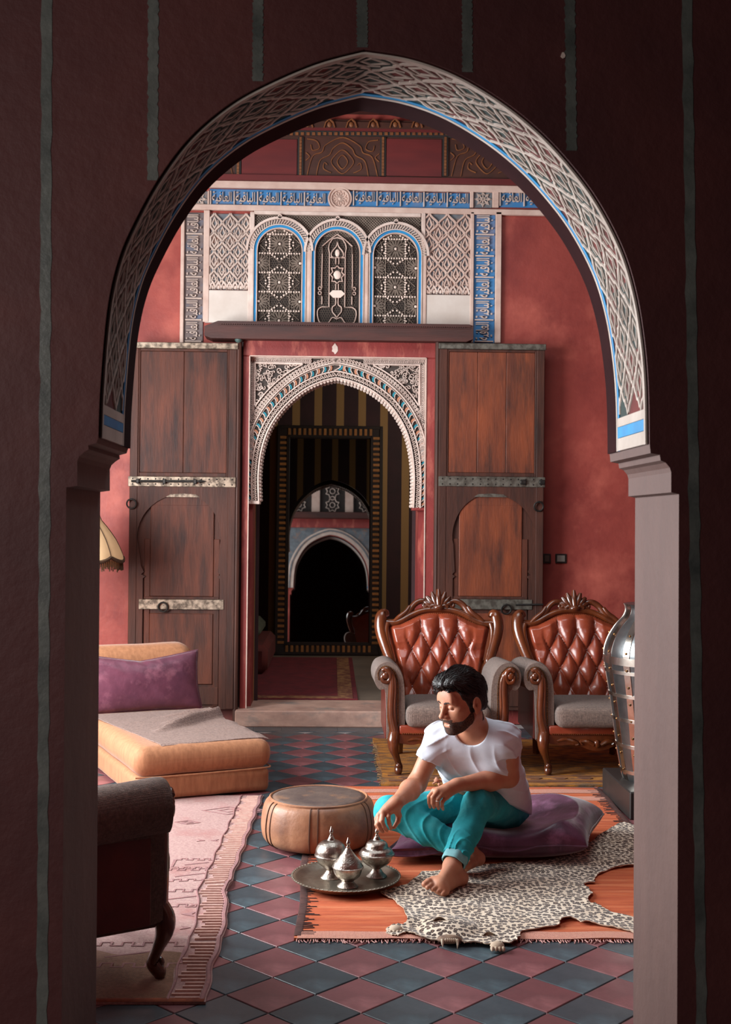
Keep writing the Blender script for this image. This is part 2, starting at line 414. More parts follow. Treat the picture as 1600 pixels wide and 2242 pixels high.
for i in range(NS):
    for j in range(NT):
        mi = 1+((i//11+(j//5)) % 2)
        a = i*(NT+1)+j; band.add([vs[a], vs[a+1], vs[a+NT+2], vs[a+NT+1]], [(0, 1, 2, 3)], mi)
for t0, t1, mi, h in ((0, .016, 0, .005), (TW-.03, TW-.014, 3, .004), (TW-.014, TW, 0, .005)):
    band.strap([(arl*i/220, (t0+t1)/2) for i in range(221)], t1-t0, h, am, .003, mi=mi, taper=.95)
for s0, s1, mi in ((0, .035, 0), (.035, .06, 3), (arl-.035, arl, 0), (arl-.065, arl-.035, 3), (.06, .085, 0), (arl-.09, arl-.065, 0)):
    band.strap([((s0+s1)/2, .012+i*(TW-.024)/6) for i in range(7)], s1-s0, .004, am, .0035, mi=mi, taper=.95)
lip = MB(); lip.strap([(arl*i/220, TW+.056) for i in range(221)], .112, .006, am, .001, taper=.97); lip.build('arch_lip', mat('lip_dark', (50, 27, 28), (40, 22, 24), rough=1, scale=6, spec=.05), wall_front)  # darker strip on the soffit beyond the carved band
STUCCO_A = mat('arch_stucco', (196, 182, 172), (168, 152, 142), rough=.85, scale=9)
carve = tag(band.build('carved_band', [STUCCO_A, RECESS_RED, RECESS_GREEN, BLUE], wall_front, angle=30), 'carved white plaster band with red and green recesses')
def sebka(mb, s0, s1, t0, t1, L, P, w, h, mp, mi=0, leaf=True, lw=None, h0=.003, k=.75, res=8, jit=0):
    nl = int(round((t1-t0)/P)); P = (t1-t0)/nl; nL = max(1, round((s1-s0)/L)); L = (s1-s0)/nL
    for q in range(nl+1):
        pts = []
        for i in range(nL*res*2+1):
            s = s0+(s1-s0)*i/(nL*res*2); ph = (s-s0)/L
            c = cos(2*pi*ph); tri = 1-4*abs((ph % 1)-.5) if True else 0
            tri = 4*abs((ph % 1)-.5)-1
            g = (k*tri+(1-k)*c)*(1 if q % 2 == 0 else -1)
            t = t0+q*P+P/2*g*.92
            pts.append((s+random.uniform(-jit, jit), min(max(t, t0), t1)))
        mb.strap(pts, w, h, mp, h0, mi=mi)
    if not leaf: return
    for q in range(nl):
        for i in range(nL+1):
            sc = s0+L*(i+(.5 if q % 2 == 0 else 0)); tc = t0+(q+.5)*P
            if sc < s0+L*.3 or sc > s1-L*.3: continue
            a, b = L*.27, P*.5
            mb.strap([(sc-a, tc), (sc-a*.2, tc+b*.62), (sc+a, tc), (sc-a*.2, tc-b*.62)], lw or w*.8, h*.85, mp, h0, closed=True, mi=mi)
            for sg in (-1, 1): mb.strap([(sc-a*1.5, tc+sg*b*.2), (sc-a*.5, tc+sg*b*1.05), (sc+a*.5, tc+sg*b*.8)], (lw or w)*.6, h*.8, mp, h0, mi=mi)
rel = MB(); sebka(rel, .09, arl-.095, .018, TW-.034, .13, .060, .0112, .0032, am, jit=.006, lw=.0080, h0=.0045)
tag(rel.build('plaster_tracery', STUCCO_A, wall_front, angle=30), kind='stuff')

# ------------------------------------------------------------------ the other walls and ceilings
def struct(name, boxes, m, parent=None, kind='structure'):
    mb = MB()
    for b in boxes: mb.box(*b)
    o = mb.build(name, m, parent, smooth=False)
    return tag(o, kind=kind) if kind else o
struct('wall_left', [(-3.6, 3.38, 0, -3.4, 4.2, 4.6), (-3.6, 7.3, 0, -3.4, 9.0, 4.6), (-3.6, 4.2, 0, -3.4, 7.3, .6), (-3.6, 4.2, 3.3, -3.4, 7.3, 4.6)], REDWALL)
win = struct('window_1', [(-3.52, 4.2, .6, -3.44, 4.28, 3.3), (-3.52, 7.22, .6, -3.44, 7.3, 3.3), (-3.52, 4.2, 3.22, -3.44, 7.3, 3.3), (-3.52, 4.2, .6, -3.44, 7.3, .68)], BEAMW)
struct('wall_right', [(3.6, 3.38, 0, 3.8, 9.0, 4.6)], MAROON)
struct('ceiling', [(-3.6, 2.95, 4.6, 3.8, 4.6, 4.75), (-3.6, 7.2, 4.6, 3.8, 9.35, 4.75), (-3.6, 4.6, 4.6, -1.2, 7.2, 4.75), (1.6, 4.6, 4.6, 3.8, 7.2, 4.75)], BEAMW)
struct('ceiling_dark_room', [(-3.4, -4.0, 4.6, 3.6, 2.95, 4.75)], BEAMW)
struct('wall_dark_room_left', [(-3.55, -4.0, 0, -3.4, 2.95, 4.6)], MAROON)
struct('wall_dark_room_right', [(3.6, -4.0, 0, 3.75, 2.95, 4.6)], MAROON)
# ------------------------------------------------------------------ back wall with the doorway
x0, z0, x1, z1 = RC(529, 744, 955, 1600)
DX0, DX1, DZ = x0, x1, z1
wb = MB(); pl = [(-3.4, 0), (DX0, 0), (DX0, DZ), (DX1, DZ), (DX1, 0), (3.6, 0), (3.6, 4.6), (-3.4, 4.6)]
wb.prism(pl, fm, -.3, 0)
wall_back = tag(wb.build('wall_back', REDWALL, smooth=False), kind='structure')

# ---- painted wooden frieze
fr = MB(); wbox(fr, (-2.6, PX(800, 392)[1], 2.8, 4.55), .0, .03, mi=0)
def fband(y0, y1, d, mi): wbox(fr, (-2.6, PX(800, y1)[1], 2.8, PX(800, y0)[1]), .03, d, mi=mi)
fband(391, 403, .055, 1); fband(286, 292, .05, 1); fband(292, 302, .042, 3); fband(272, 286, .05, 0); fband(232, 240, .06, 1)
frieze = tag(fr.build('trim_1', [FRIEZE_DARK, FRIEZE_RED, FRIEZE_GOLD, FRIEZE_BLACK], wall_back, smooth=False), 'dark painted wooden frieze with gold ornament')
frieze.name = 'painted_frieze'
gd = MB()
for i in range(120):                            # gold dots and trefoils of the upper row
    x = -2.4+i*.042; z = PX(735+x*300, 297)[1]
    gd.box(x-.012, 9-.047, z-.011, x+.012, 9-.04, z+.011)
tag(gd.build('gold_dots', FRIEZE_GOLD, frieze, smooth=False), kind='stuff')
def fpos(x, y): return PX(x, y)
for i in range(26):
    X = -2.2+i*.165; z = PX(735+X*290, 279)[1]; t = MB()
    t.strap([(X-.04, z-.02), (X-.028, z+.02), (X, z+.045), (X+.028, z+.02), (X+.04, z-.02)], .013, .012, fm, .05)
    t.ball((X, 9-.052, z+.005), (.018, .008, .022), 8, 5); t.build('trefoil', FRIEZE_GOLD, frieze)
for k in (-2, -1, 0, 1, 2, 3):                  # red panels alternate with gold traceries
    xa, xb = 530+(k)*315.5, 650+(k)*315.5
    r = RC(xa, 308, xb, 389); t = MB(); wbox(t, r, .03, .038)
    t.build('red_panel', FRIEZE_RED, frieze, smooth=False)
    for xs in (xa-14, xb+2):
        t = MB(); r = RC(xs, 304, xs+12, 389); wbox(t, r, .03, .044, mi=0)
        nn = 12
        for q in range(nn):
            z = r[1]+(r[3]-r[1])*(q+.5)/nn; t.box(r[0]+.012, 9-.049, z-.011, r[2]-.012, 9-.044, z+.011, 1)
        t.build('dotted_border', [FRIEZE_BLACK, FRIEZE_GOLD], frieze, smooth=False)
    r = RC(xb+18, 304, xb+181, 390); cx, w, h = (r[0]+r[2])/2, r[2]-r[0], r[3]-r[1]; t = MB()
    P = lambda a, b: (cx+a*w/2, r[1]+b*h)
    def S(l, wd=.008, n=6, closed=False): t.strap(spline([P(*p) for p in l], n, closed), wd, .008, fm, .03, closed=closed)
    S([(-.95, .0), (-.8, .5), (-.55, .62), (-.45, .8), (0, 1.0), (.45, .8), (.55, .62), (.8, .5), (.95, .0)])
    S([(-.7, .0), (-.6, .4), (-.35, .55), (-.25, .72), (0, .86), (.25, .72), (.35, .55), (.6, .4), (.7, .0)])
    S([(0, .08), (-.18, .2), (-.3, .38), (-.18, .56), (0, .68), (.18, .56), (.3, .38), (.18, .2)], closed=True)
    S([(0, .2), (-.14, .38), (0, .55), (.14, .38)], closed=True)
    for sg in (-1, 1):
        S([(sg*.95, .95), (sg*.7, .9), (sg*.62, .72), (sg*.8, .66), (sg*.85, .8)]); S([(sg*.3, .1), (sg*.5, .2), (sg*.48, .35), (sg*.4, .3)]); S([(sg*.98, .6), (sg*.88, .5), (sg*.98, .4)])
    t.build('gold_tracery', FRIEZE_GOLD, frieze)

# ---- stucco facing over the door
def slab(name, r, d0, d1, m, parent, label=None, ch=.004):
    t = MB(); wbox(t, r, d0, d1, ch=ch); o = t.build(name, m, parent, smooth=False)
    if label: o['label'] = label
    return o
facing = thing('trim_2', 'carved stucco facing above the doorway', None, kind='structure'); facing.name = 'stucco_facing'
del facing['label']
for r in ((398, 404, 1290, 419), (398, 456, 1290, 468), (1028, 466, 1036, 752), (1083, 466, 1096, 752), (396, 462, 404, 752), (446, 462, 459, 706)):
    slab('moulding', RC(*r), 0, .034, PINKTRIM, facing)
for r in ((410, 419, 414, 456), (455, 419, 459, 456), (1028, 419, 1036, 456), (1077, 419, 1091, 456)):
    slab('moulding', RC(*r), 0, .03, PINKTRIM, facing)
slab('inscription_ground', RC(459, 419, 1028, 456), 0, .012, GROUND_BLUE, facing, 'blue painted ground of the long inscription')
slab('inscription_ground', RC(1091, 419, 1290, 456), 0, .012, GROUND_BLUE, facing)
slab('inscription_ground', RC(404, 466, 446, 752), 0, .012, GROUND_TAN, facing, 'faded tan ground of the upright inscription')
slab('inscription_ground', RC(1036, 468, 1083, 752), 0, .012, GROUND_BLUE, facing, 'blue painted ground of the upright inscription')
for r in ((414, 419, 455, 456), (1036, 419, 1077, 456)):
    slab('corner_ground', RC(*r), 0, .012, GROUND_GREY, facing)
    q = RC(*r); t = MB()
    for k in range(-1, 6):
        for sg in (-1, 1):
            pts = [(q[0]+(q[2]-q[0])*(f), q[1]+(q[3]-q[1])*((k*.25+sg*f*.75) % 1.0)) for f in ()]
    cx, cz, hw = (q[0]+q[2])/2, (q[1]+q[3])/2, (q[2]-q[0])/2*.9
    for a in range(8):
        an = a*pi/4; t.strap([(cx, cz), (cx+hw*cos(an)*.9, cz+hw*sin(an)*.8)], .009, .01, fm, .012)
        t.strap([(cx+hw*.55*cos(an-.35), cz+hw*.5*sin(an-.35)), (cx+hw*.95*cos(an), cz+hw*.85*sin(an)), (cx+hw*.55*cos(an+.35), cz+hw*.5*sin(an+.35))], .007, .01, fm, .012)
    t.build('corner_knot', STUCCO_OLD, facing)
# raised Arabic letters, one word after the other, divided by upright bars
def glyphs(s):
    cu = bpy.data.curves.new('letters', 'FONT'); cu.body = s; cu.resolution_u = 3
    o = bpy.data.objects.new('letters', cu); COL.objects.link(o); dg = bpy.context.evaluated_depsgraph_get(); dg.update()
    me = bpy.data.meshes.new_from_object(o.evaluated_get(dg)); V = [tuple(v.co) for v in me.vertices]; F = [tuple(p.vertices) for p in me.polygons]
    bpy.data.objects.remove(o); bpy.data.curves.remove(cu); bpy.data.meshes.remove(me)
    xs = [v[0] for v in V]; ys = [v[1] for v in V]
    a, b, c, d = min(xs), max(xs), min(ys), max(ys)
    V = [((v[0]-a)/(b-a), (v[1]-c)/(d-c)) for v in V]
    from collections import Counter
    E = Counter(); dirs = {}
    for f in F:
        for i in range(len(f)):
            e = (f[i], f[(i+1) % len(f)]); E[tuple(sorted(e))] += 1; dirs[tuple(sorted(e))] = e
    return V, F, [dirs[k] for k, n in E.items() if n == 1]
WORD_A = glyphs('\ufe94\ufef4\ufed3\ufe8e\ufecc\ufedf\ufe8d')
WORD_B = glyphs('\ufe94\ufef4\ufed7\ufe8e\ufe92\ufedf\ufe8d')
def word(g, fn, m, parent, d=.017, h0=.012):
    V, F, B = g; n = len(V); t = MB()
    t.add([fm(*fn(*v), h0) for v in V]+[fm(*fn(*v), h0+d) for v in V], [tuple(n+i for i in f) for f in F]+[(a, b, n+b, n+a) for a, b in B])
    return t.build('carved_word', m, parent, smooth=False)
def word_row(r, count, m, vertical=0):
    for k in range(count):
        g = WORD_A if k % 2 == 0 else WORD_B
        if not vertical:
            w = (r[2]-r[0])/count; a = r[0]+k*w; fn = lambda u, v, a=a, w=w: (a+w*.1+u*w*.82, r[1]+.02+v*(r[3]-r[1]-.035))
            bar = [(a+.006, r[1]+.008), (a+.006, r[3]-.01)]
        else:
            w = (r[3]-r[1])/count; a = r[1]+k*w; fn = lambda u, v, a=a, w=w: (r[2]-.016-v*(r[2]-r[0]-.03), a+w*.1+u*w*.82)
            bar = [(r[0]+.008, a+.006), (r[2]-.008, a+.006)]
        word(g, fn, m, facing)
        t = MB(); t.strap(bar, .011, .017, fm, .012); t.build('carved_bar', m, facing)
word_row(RC(460, 419, 716, 456), 5, STUCCO_OLD); word_row(RC(772, 419, 1028, 456), 5, STUCCO_OLD); word_row(RC(1092, 419, 1250, 456), 3, STUCCO_OLD)
word_row(RC(405, 468, 445, 750), 6, STUCCO_OLD, 1); word_row(RC(1037, 470, 1082, 750), 6, STUCCO, 1)
# rosette medallion
c = PX(744, 437); t = MB(); R = .088
t.prism([(c[0]+R*cos(i*pi/20), c[1]+R*sin(i*pi/20)) for i in range(40)], fm, .012, .022)
for rr in (.085, .066): t.strap([(c[0]+rr*cos(i*pi/20), c[1]+rr*sin(i*pi/20)) for i in range(40)], .013, .014, fm, .022, closed=True)
for a in range(12):
    an = a*pi/6; t.strap([(c[0]+.012*cos(an), c[1]+.012*sin(an)), (c[0]+.04*cos(an-.22), c[1]+.04*sin(an-.22)), (c[0]+.055*cos(an), c[1]+.055*sin(an)), (c[0]+.04*cos(an+.22), c[1]+.04*sin(an+.22))], .006, .008, fm, .022, closed=True)
t.ball((c[0], 9-.024, c[1]), (.014, .012, .014), 10, 6)
t.build('rosette', PINKTRIM, facing)
# net panels left and right of the windows with plain plaster below
for r, rp in (((461, 469, 547, 635), (449, 637, 550, 708)), ((929, 470, 1027, 645), (927, 647, 1029, 714))):
    slab('panel_ground', RC(*r), 0, .014, GROUND_GREY, facing); q = RC(*r); t = MB()
    mp = lambda s, tt, h: fm(tt, s, .014+h)
    sebka(t, q[1], q[3], q[0], q[2], .142, .064, .017, .016, mp, h0=0, k=.2, leaf=True, lw=.014)
    sebka(t, q[1]+.07, q[3]-.0, q[0]+.0, q[2]-.0, .142, .064, .006, .008, mp, h0=0, k=.9, leaf=False)
    tag(t.build('net_relief', STUCCO_OLD if r[0] < 600 else PINKTRIM, facing), kind='stuff')
    t = MB()
    for i in range(7):
        a = q[0]+(q[2]-q[0])*i/7; w = (q[2]-q[0])/7
        t.strap([(a, q[1]+.0), (a+w*.2, q[1]+.035), (a+w*.5, q[1]+.055), (a+w*.8, q[1]+.035), (a+w, q[1])], .014, .018, fm, .014)
        t.ball((a+w/2, 9-.018, q[1]+.016), (.014, .012, .016), 6, 4)
    t.build('scalloped_edge', STUCCO, facing)
    slab('plain_panel', RC(*rp), 0, .03, STUCCO_PLAIN, facing, 'plain pale plaster patch under the net panel')
    if r[0] < 600:
        slab('upright_moulding', RC(547, 466, 557, 708), 0, .036, STUCCO, facing)
    else: slab('upright_moulding', RC(921, 468, 930, 714), 0, .036, STUCCO, facing)
for yy in ((466, 474),): slab('moulding', RC(557, yy[0], 921, yy[1]), 0, .036, STUCCO, facing)
# ---- three lattice windows
q = RC(557, 472, 921, 714); t = MB(); wbox(t, q, 0, .006); t.build('lattice_ground', LATTICE_BACK, facing, smooth=False)
t = MB()                                         # diagonal net in the spandrels
for sg in (-1, 1):
    k = -30
    while k < 60:
        pts = []
        za, zb = PX(738, 520)[1], q[3]
        xs = q[0]+k*.0215
        a, b = (xs, za), (xs+sg*(zb-za), zb)
        if sg < 0: a, b = (xs+(zb-za), za), (xs, zb)
        ps = [(a[0]+(b[0]-a[0])*i/12, a[1]+(b[1]-a[1])*i/12) for i in range(13)]
        ps = [p for p in ps if q[0] < p[0] < q[2]]
        if len(ps) > 1: t.strap(ps, .006, .008, fm, .006)
        k += 1
tag(t.build('spandrel_net', LATTICE, facing), kind='stuff')
def archline(cx, zb, zs, r, n=20):              # round arch: up, over and down
    return [(cx-r, zb)]+[(cx-r*cos(pi*i/n), zs+r*sin(pi*i/n)) for i in range(n+1)]+[(cx+r, zb)]
WIN = []
for k, (pc, pt) in enumerate(((613, 502), (739, 506), (866, 513))):
    cx, zt = PX(pc, pt); zb = q[1]; ri = .169; zs = zt-ri
    wdw = thing('window_%d' % (k+2), None, None, kind='structure')
    def rr(ro, rin, d0, d1, m, nm):
        u = MB(); u.ring(archline(cx, zb, zs, ro), archline(cx, zb, zs, rin), fm, d0, d1, closed=False); return u.build(nm, m, wdw)
    bk = MB(); bk.prism(archline(cx, zb, zs, .2), fm, .004, .009); bk.build('lattice_back', LATTICE_BACK, wdw, smooth=False)
    u = MB(); u.ring(archline(cx, zb, zs, .254)[1:-1], archline(cx, zb, zs, .236)[1:-1], fm, 0, .05, closed=False); u.build('outer_moulding', STUCCO, wdw); u = MB(); u.ring(archline(cx, zb, zs, .236)[1:-1], archline(cx, zb, zs, .198)[1:-1], fm, 0, .03, closed=False); u.build('leaf_ground', GROUND_GREY, wdw)
    for sg in ((-1, 1) if k == 0 else (1,)):
        u = MB(); u.box(cx+sg*.2165-.019, 8.962, zb, cx+sg*.2165+.019, 9.0, zs, ch=.005); u.build('pilaster', PINKTRIM if sg > 0 else STUCCO, wdw, smooth=False)
    rr(.200, .1935, 0, .045, STUCCO, 'inner_moulding'); rr(.1935, .1735, 0, .034, BLUE, 'blue_rim'); rr(.1735, .166, 0, .038, PINKTRIM, 'lattice_edge')
    u = MB()
    for i in range(34):
        a = pi*(i+.5)/34; p0 = (cx-.203*cos(a), zs+.203*sin(a)); p1 = (cx-.232*cos(a+.07), zs+.232*sin(a+.07)); u.strap([p0, p1], .012, .012, fm, .03)
    u.build('leaf_row', STUCCO_OLD, wdw)
    u = MB(); u.ring([(cx+.016*cos(a*pi/8), zs+.256+.016*sin(a*pi/8)) for a in range(16)], [(cx+.006*cos(a*pi/8), zs+.256+.006*sin(a*pi/8)) for a in range(16)], fm, 0, .05); u.build('keystone_ring', STUCCO, wdw)
    inside = lambda x, z, m=.004: (z > zb and ((z <= zs and abs(x-cx) < .166-m) or (z > zs and math.hypot(x-cx, z-zs) < .166-m)))
    u = MB(); hc = MB(); dots = MB(); dseen = set()
    def st(pts, w=.005, h=.012, h0=.009):
        run = []
        for p in pts+[None]:
            if p is not None and inside(*p): run.append(p)
            else:
                if len(run) > 1: u.strap(run, w, h, fm, h0)
                run = []
    def dot(x, z, r=.0075):
        key = (round(x/.004), round(z/.004))
        if key in dseen or not inside(x, z, .008): return
        dseen.add(key); dots.ball((x, 9-.02, z), (r, .006, r), 6, 4)
    if k != 1:
        PZ = .29; z = zt-.115; rows = []
        while z > zb-.2: rows.append(z); z -= PZ/2
        for ri_, zc in enumerate(rows):
            for xc in ((cx,) if ri_ % 2 == 0 else (cx-.155, cx+.155)):
                for a in range(16):
                    an = a*pi/8+pi/16
                    pet = [(xc+r_*cos(an+o_), zc+r_*sin(an+o_)) for r_, o_ in ((.016, 0), (.045, -.13), (.066, -.12), (.078, 0), (.066, .12), (.045, .13), (.016, 0))]
                    st(spline(pet, 3), .0052)
                if inside(xc, zc): dots.ball((xc, 9-.018, zc), (.011, .008, .011), 8, 5)
            if ri_ % 2 == 0:
                for sx in (-1, 1):
                    x = cx+sx*.075
                    for d_ in range(-4, 5): dot(x, zc+d_*.0181)
                    for zz in (zc+.0725, zc-.0725):
                        for d_ in range(8): dot(cx+sx*(.02*d_+.01), zz)
                        for d_ in range(1, 4): dot(cx+sx*(.075-.02*d_), zz+(.013*d_ if zz > zc else -.013*d_))
                    for d_ in range(1, 5): dot(cx+sx*(.075+.018*(2-abs(d_-2.5))), zc+(d_-2.5)*.022)
            lines = []
            for sx in (-1, 1):
                st([(cx+sx*.075, zc-.0725+i*.0145) for i in range(11)], .006, .013); st([(cx+sx*(.02*i), zc+.0725) for i in range(9)], .006, .013); st([(cx+sx*(.02*i), zc-.0725) for i in range(9)], .006, .013)
                for s2 in (-1, 1):
                    st([(cx+sx*(.075+.0125*i), zc+s2*(.0725-.011*i)) for i in range(8)], .004); st([(cx+sx*(.075-.0125*i), zc+s2*(.0725+.011*i)) for i in range(7)], .004)
                    st([(cx+sx*(.1+.004*i), zc+s2*(.01+.012*i)) for i in range(8)], .004); st([(cx+sx*(.03+.01*i), zc+s2*(.085+.006*i)) for i in range(6)], .004)
    zz = zb; row = 0
    if True:
        while zz < zt:                           # honeycomb ground
            xx = cx-.18+(.009 if row % 2 else 0)
            while xx < cx+.18:
                if inside(xx, zz) and inside(xx+.009, zz+.017) and inside(xx-.009, zz+.017): hc.strap([(xx, zz), (xx, zz+.011), (xx+.009, zz+.017)], .0032, .005, fm, .009); hc.strap([(xx, zz+.011), (xx-.009, zz+.017)], .0032, .005, fm, .009)
                xx += .018
            zz += .017; row += 1
    if k == 1:
        H = zt-zb
        def S(l, w=.0085, n=6, cl=False, mir=True):
            for sg in ((-1, 1) if mir else (1,)):
                ps = spline([(cx+sg*a*.166, zt-b) for a, b in l], n, cl); ps = [p for p in ps if p[1] > zb+.004]
                u.strap(ps, w, .018, fm, .009, closed=cl and len(ps) > 5)
        S([(0, .03), (.35, .07), (.68, .12), (.68, .18)], n=1); S([(.68, .12), (.7, .42), (.68, .44)], n=1); S([(.68, .42), (.68, .56)], n=1)
        S([(0, .055), (.22, .065), (.3, .085), (.36, .1), (.4, .13), (.38, .155), (.36, .17)], n=4); S([(.36, .17), (.36, .58), (.68, .58)], n=1)
        S([(0, .085), (.05, .12), (.22, .155), (.28, .18), (.24, .2), (.1, .205)], n=4); S([(.36, .205), (0, .205)], n=1); S([(.07, .205), (.07, .255)], n=1)
        S([(0, .268), (.1, .285), (.26, .285), (.2, .315), (.32, .335), (.2, .355), (.24, .385), (.1, .385), (0, .4)], n=1); S([(.06, .405), (.06, .45)], n=1); S([(.06, .51), (.06, .56), (.2, .58), (.2, .615), (.08, .64), (0, .66)], n=3)
        S([(.68, .58), (.85, .6), (.88, .64), (.8, .69), (.68, .7), (.4, .7), (.2, .66), (0, .67)], n=5); S([(.0, .78), (.06, .735), (.2, .705), (.34, .7)], n=4); S([(.36, .7), (.36, .9)], n=3); S([(.68, .44), (.68, .5), (.68, .88)], n=1)
        for sg in (-1, 1):
            for dz in (.44, .475): u.strap([(cx+sg*(.78*.166)+.012*cos(a*pi/5), zt-dz+.012*sin(a*pi/5)) for a in range(10)], .006, .016, fm, .009, closed=True)
        dots.prism([(cx+a*.166, zt-b) for a, b in ((-.36, .48), (-.2, .455), (.2, .455), (.36, .48), (.16, .51), (-.16, .51))], fm, .009, .03)
        dots.ball((cx, 9-.012, zt-.335), (.03, .01, .034), 10, 6); dots.ball((cx, 9-.012, zt-.17), (.018, .01, .03), 8, 6)
    tag(u.build('lattice', LATTICE if k != 1 else PINKTRIM, wdw), kind='stuff')
    if hc.v: tag(hc.build('honeycomb', mat('honeycomb', (98, 84, 74), rough=.9), wdw), kind='stuff')
    if dots.v: tag(dots.build('lattice_knobs', LATTICE_DOT, wdw), kind='stuff')
# ---- dark wooden lintel shelf
t = MB(); r = RC(449, 708, 1035, 742, 8.85)
vs = []; t.box(r[0]+.05, 8.83, r[1]+.005, r[2]-.05, 8.995, r[3]-.02, ch=.008)
lint = thing('lintel_beam', 'dark carved wooden shelf beam over the doorway', 'beam', (0, 0, 0))
a0 = PX(447, 726, 8.8)[0]; a1 = PX(1036, 735, 8.8)[0]; zt = PX(740, 706, 8.8)[1]; zb = PX(740, 744, 8.8)[1]
t = MB(); t.prism([(a0, zb+.02), (a0+.05, zb), (a1-.05, zb), (a1, zb+.02), (a1, zt-.045), (a1-.0, zt-.01), (a1-.03, zt), (a0+.1, zt), (a0, zt-.04)], lambda a, b, d: (a, 8.992-d, b), 0, .19)
t.build('beam', BEAMW, lint, smooth=False)
t = MB(); t.box(a0+.1, 8.795, zt-.022, a1-.02, 8.803, zt-.012); t.box(a0+.1, 8.797, zt-.035, a1-.02, 8.803, zt-.03)
for i in range(110): t.box(a0+.12+i*.0165, 8.794, zt-.028, a0+.128+i*.0165, 8.803, zt-.022)
tag(t.build('bead_row', BEAMW, lint, smooth=False), kind='stuff')

# ------------------------------------------------------------------ doorway: frame, plaster arch, step
door = thing('door_frame', None, None, kind='structure'); door.name = 'doorway_frame'
fx0, _, fx1, fz1 = RC(529, 745, 957, 1560, 8.93)
jx0 = PX(545, 1000, 8.93)[0]; jx1 = PX(930, 1000, 8.93)[0]; lz = PX(735, 783, 8.93)[1]
for nm, b in (('jamb', (fx0, 8.9, .0, jx0, 9.06, lz)), ('jamb', (jx1, 8.9, .0, fx1, 9.06, lz)), ('head_rail', (fx0, 8.9, lz, fx1, 9.06, fz1))):
    t = MB(); t.box(*b, ch=.006); t.build(nm, REDPAINT, door, smooth=False)
for b in ((jx0-.004, 8.893, .12, jx0+.004, 8.9, lz), (jx1-.004, 8.893, .12, jx1+.004, 8.9, lz), (jx0, 8.893, lz-.004, jx1, 8.9, lz+.004)):
    t = MB(); t.box(*b); t.build('bead', PINKTRIM, door, smooth=False)
t = MB()
vs = PX(733, 764, 8.9); t.prism([(vs[0]+.022*cos(a*pi/6)*(1+.2*sin(a*3)), vs[1]+.036*sin(a*pi/6)*(1+.2*cos(a*2))) for a in range(12)], lambda a, b, d: (a, 8.9-d, b), 0, .003); t.build('paint_chip', STUCCO, door, smooth=False, )
# dark reveal to the left of the frame
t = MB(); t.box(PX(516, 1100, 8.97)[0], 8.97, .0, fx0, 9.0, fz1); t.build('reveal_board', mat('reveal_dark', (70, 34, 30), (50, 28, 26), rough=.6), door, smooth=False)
# lower reveals, thickness of the wall
for xa, xb in ((jx0-.005, PX(551, 1300, 9.0)[0]), (PX(914, 1300, 9.0)[0], jx1+.005)):
    t = MB(); t.box(xa, 9.0, .0, xb, 9.3, PX(735, 1095)[1]); t.build('inner_jamb', REDPAINT, door, smooth=False)
YP = 8.96
pm = lambda a, b, d: (a, YP-d, b)
Pp = lambda x, y: PX(x, y, YP)
inner = [Pp(*p) for p in spline([(568, 1098), (567, 1040), (574, 985), (592, 935), (622, 893), (662, 858), (702, 838), (737, 829)], 7)[:-1]]+[Pp(*p) for p in spline([(737, 829), (778, 840), (818, 860), (856, 893), (884, 937), (899, 985), (905, 1045), (903, 1112)], 7)]
tp = Pp(735, 784)[1]
li, ri = Pp(544, 900)[0], Pp(931, 900)[0]
pan = MB(); pan.prism([(li, inner[0][1]), *inner, (ri, inner[-1][1]), (ri, tp), (li, tp)], pm, -.16, .0)
plaster = pan.build('plaster_arch', [mat('plaster_recess', (70, 60, 55), (50, 43, 40), rough=.9, scale=14)], door, smooth=False); plaster['label'] = 'carved white plaster arch filling the doorway head'
IN = 200; il = resample(inner, IN); ilen = sum(math.hypot(il[i+1][0]-il[i][0], il[i+1][1]-il[i][1]) for i in range(IN-1))
inr = []
for i in range(IN):
    a, b = il[max(0, i-1)], il[min(IN-1, i+1)]; dx, dz = b[0]-a[0], b[1]-a[1]; l = math.hypot(dx, dz); inr.append((-dz/l, dx/l))
def dm(s, t, h):                                # along the door arch, outward from its edge, out of the plaster
    f = min(max(s/ilen, 0), 1)*(IN-1); i = min(int(f), IN-2); f -= i
    return pm(min(max(il[i][0]*(1-f)+il[i+1][0]*f+(inr[i][0]*(1-f)+inr[i+1][0]*f)*t, li+.004), ri-.004), min(il[i][1]*(1-f)+il[i+1][1]*f+(inr[i][1]*(1-f)+inr[i+1][1]*f)*t, tp-.004), h)
def dpt(s, t): p = dm(s, t, 0); return (p[0], p[2])
def arcstrap(mb, t, w, h, h0=0, mi=0, s0=0, s1=None): mb.strap([(s0+((s1 or ilen)-s0)*i/150, t) for i in range(151)], w, h, dm, h0, mi=mi)
mo = MB(); arcstrap(mo, .006, .014, .02); arcstrap(mo, .056, .012, .02); arcstrap(mo, .118, .013, .024); arcstrap(mo, .105, .004, .016)
mo.build('arch_moulding', STUCCO, plaster)
lob = MB()
for i in range(92):                             # scalloped lip
    s = ilen*(i+.5)/92; p = dm(s, -.004, .0); lob.ball((p[0], p[1]+.004, p[2]), (.014, .014, .014), 7, 5)
    p2 = dm(s, -.004, -.15); lob.ball((p2[0], p2[1], p2[2]), (.014, .012, .014), 6, 4)
tag(lob.build('scalloped_lip', STUCCO, plaster), kind='stuff')
ch = MB()                                       # chain of small lobes
n = 84
for i in range(n):
    s = ilen*(i+.5)/n; w = ilen/n
    ch.strap([(s-w*.5, .018), (s-w*.25, .04), (s, .048), (s+w*.25, .04), (s+w*.5, .018)], .005, .012, dm, 0); p = dm(s, .028, .004); ch.ball(p, (.007, .007, .007), 5, 4)
tag(ch.build('lobe_chain', STUCCO, plaster), kind='stuff')
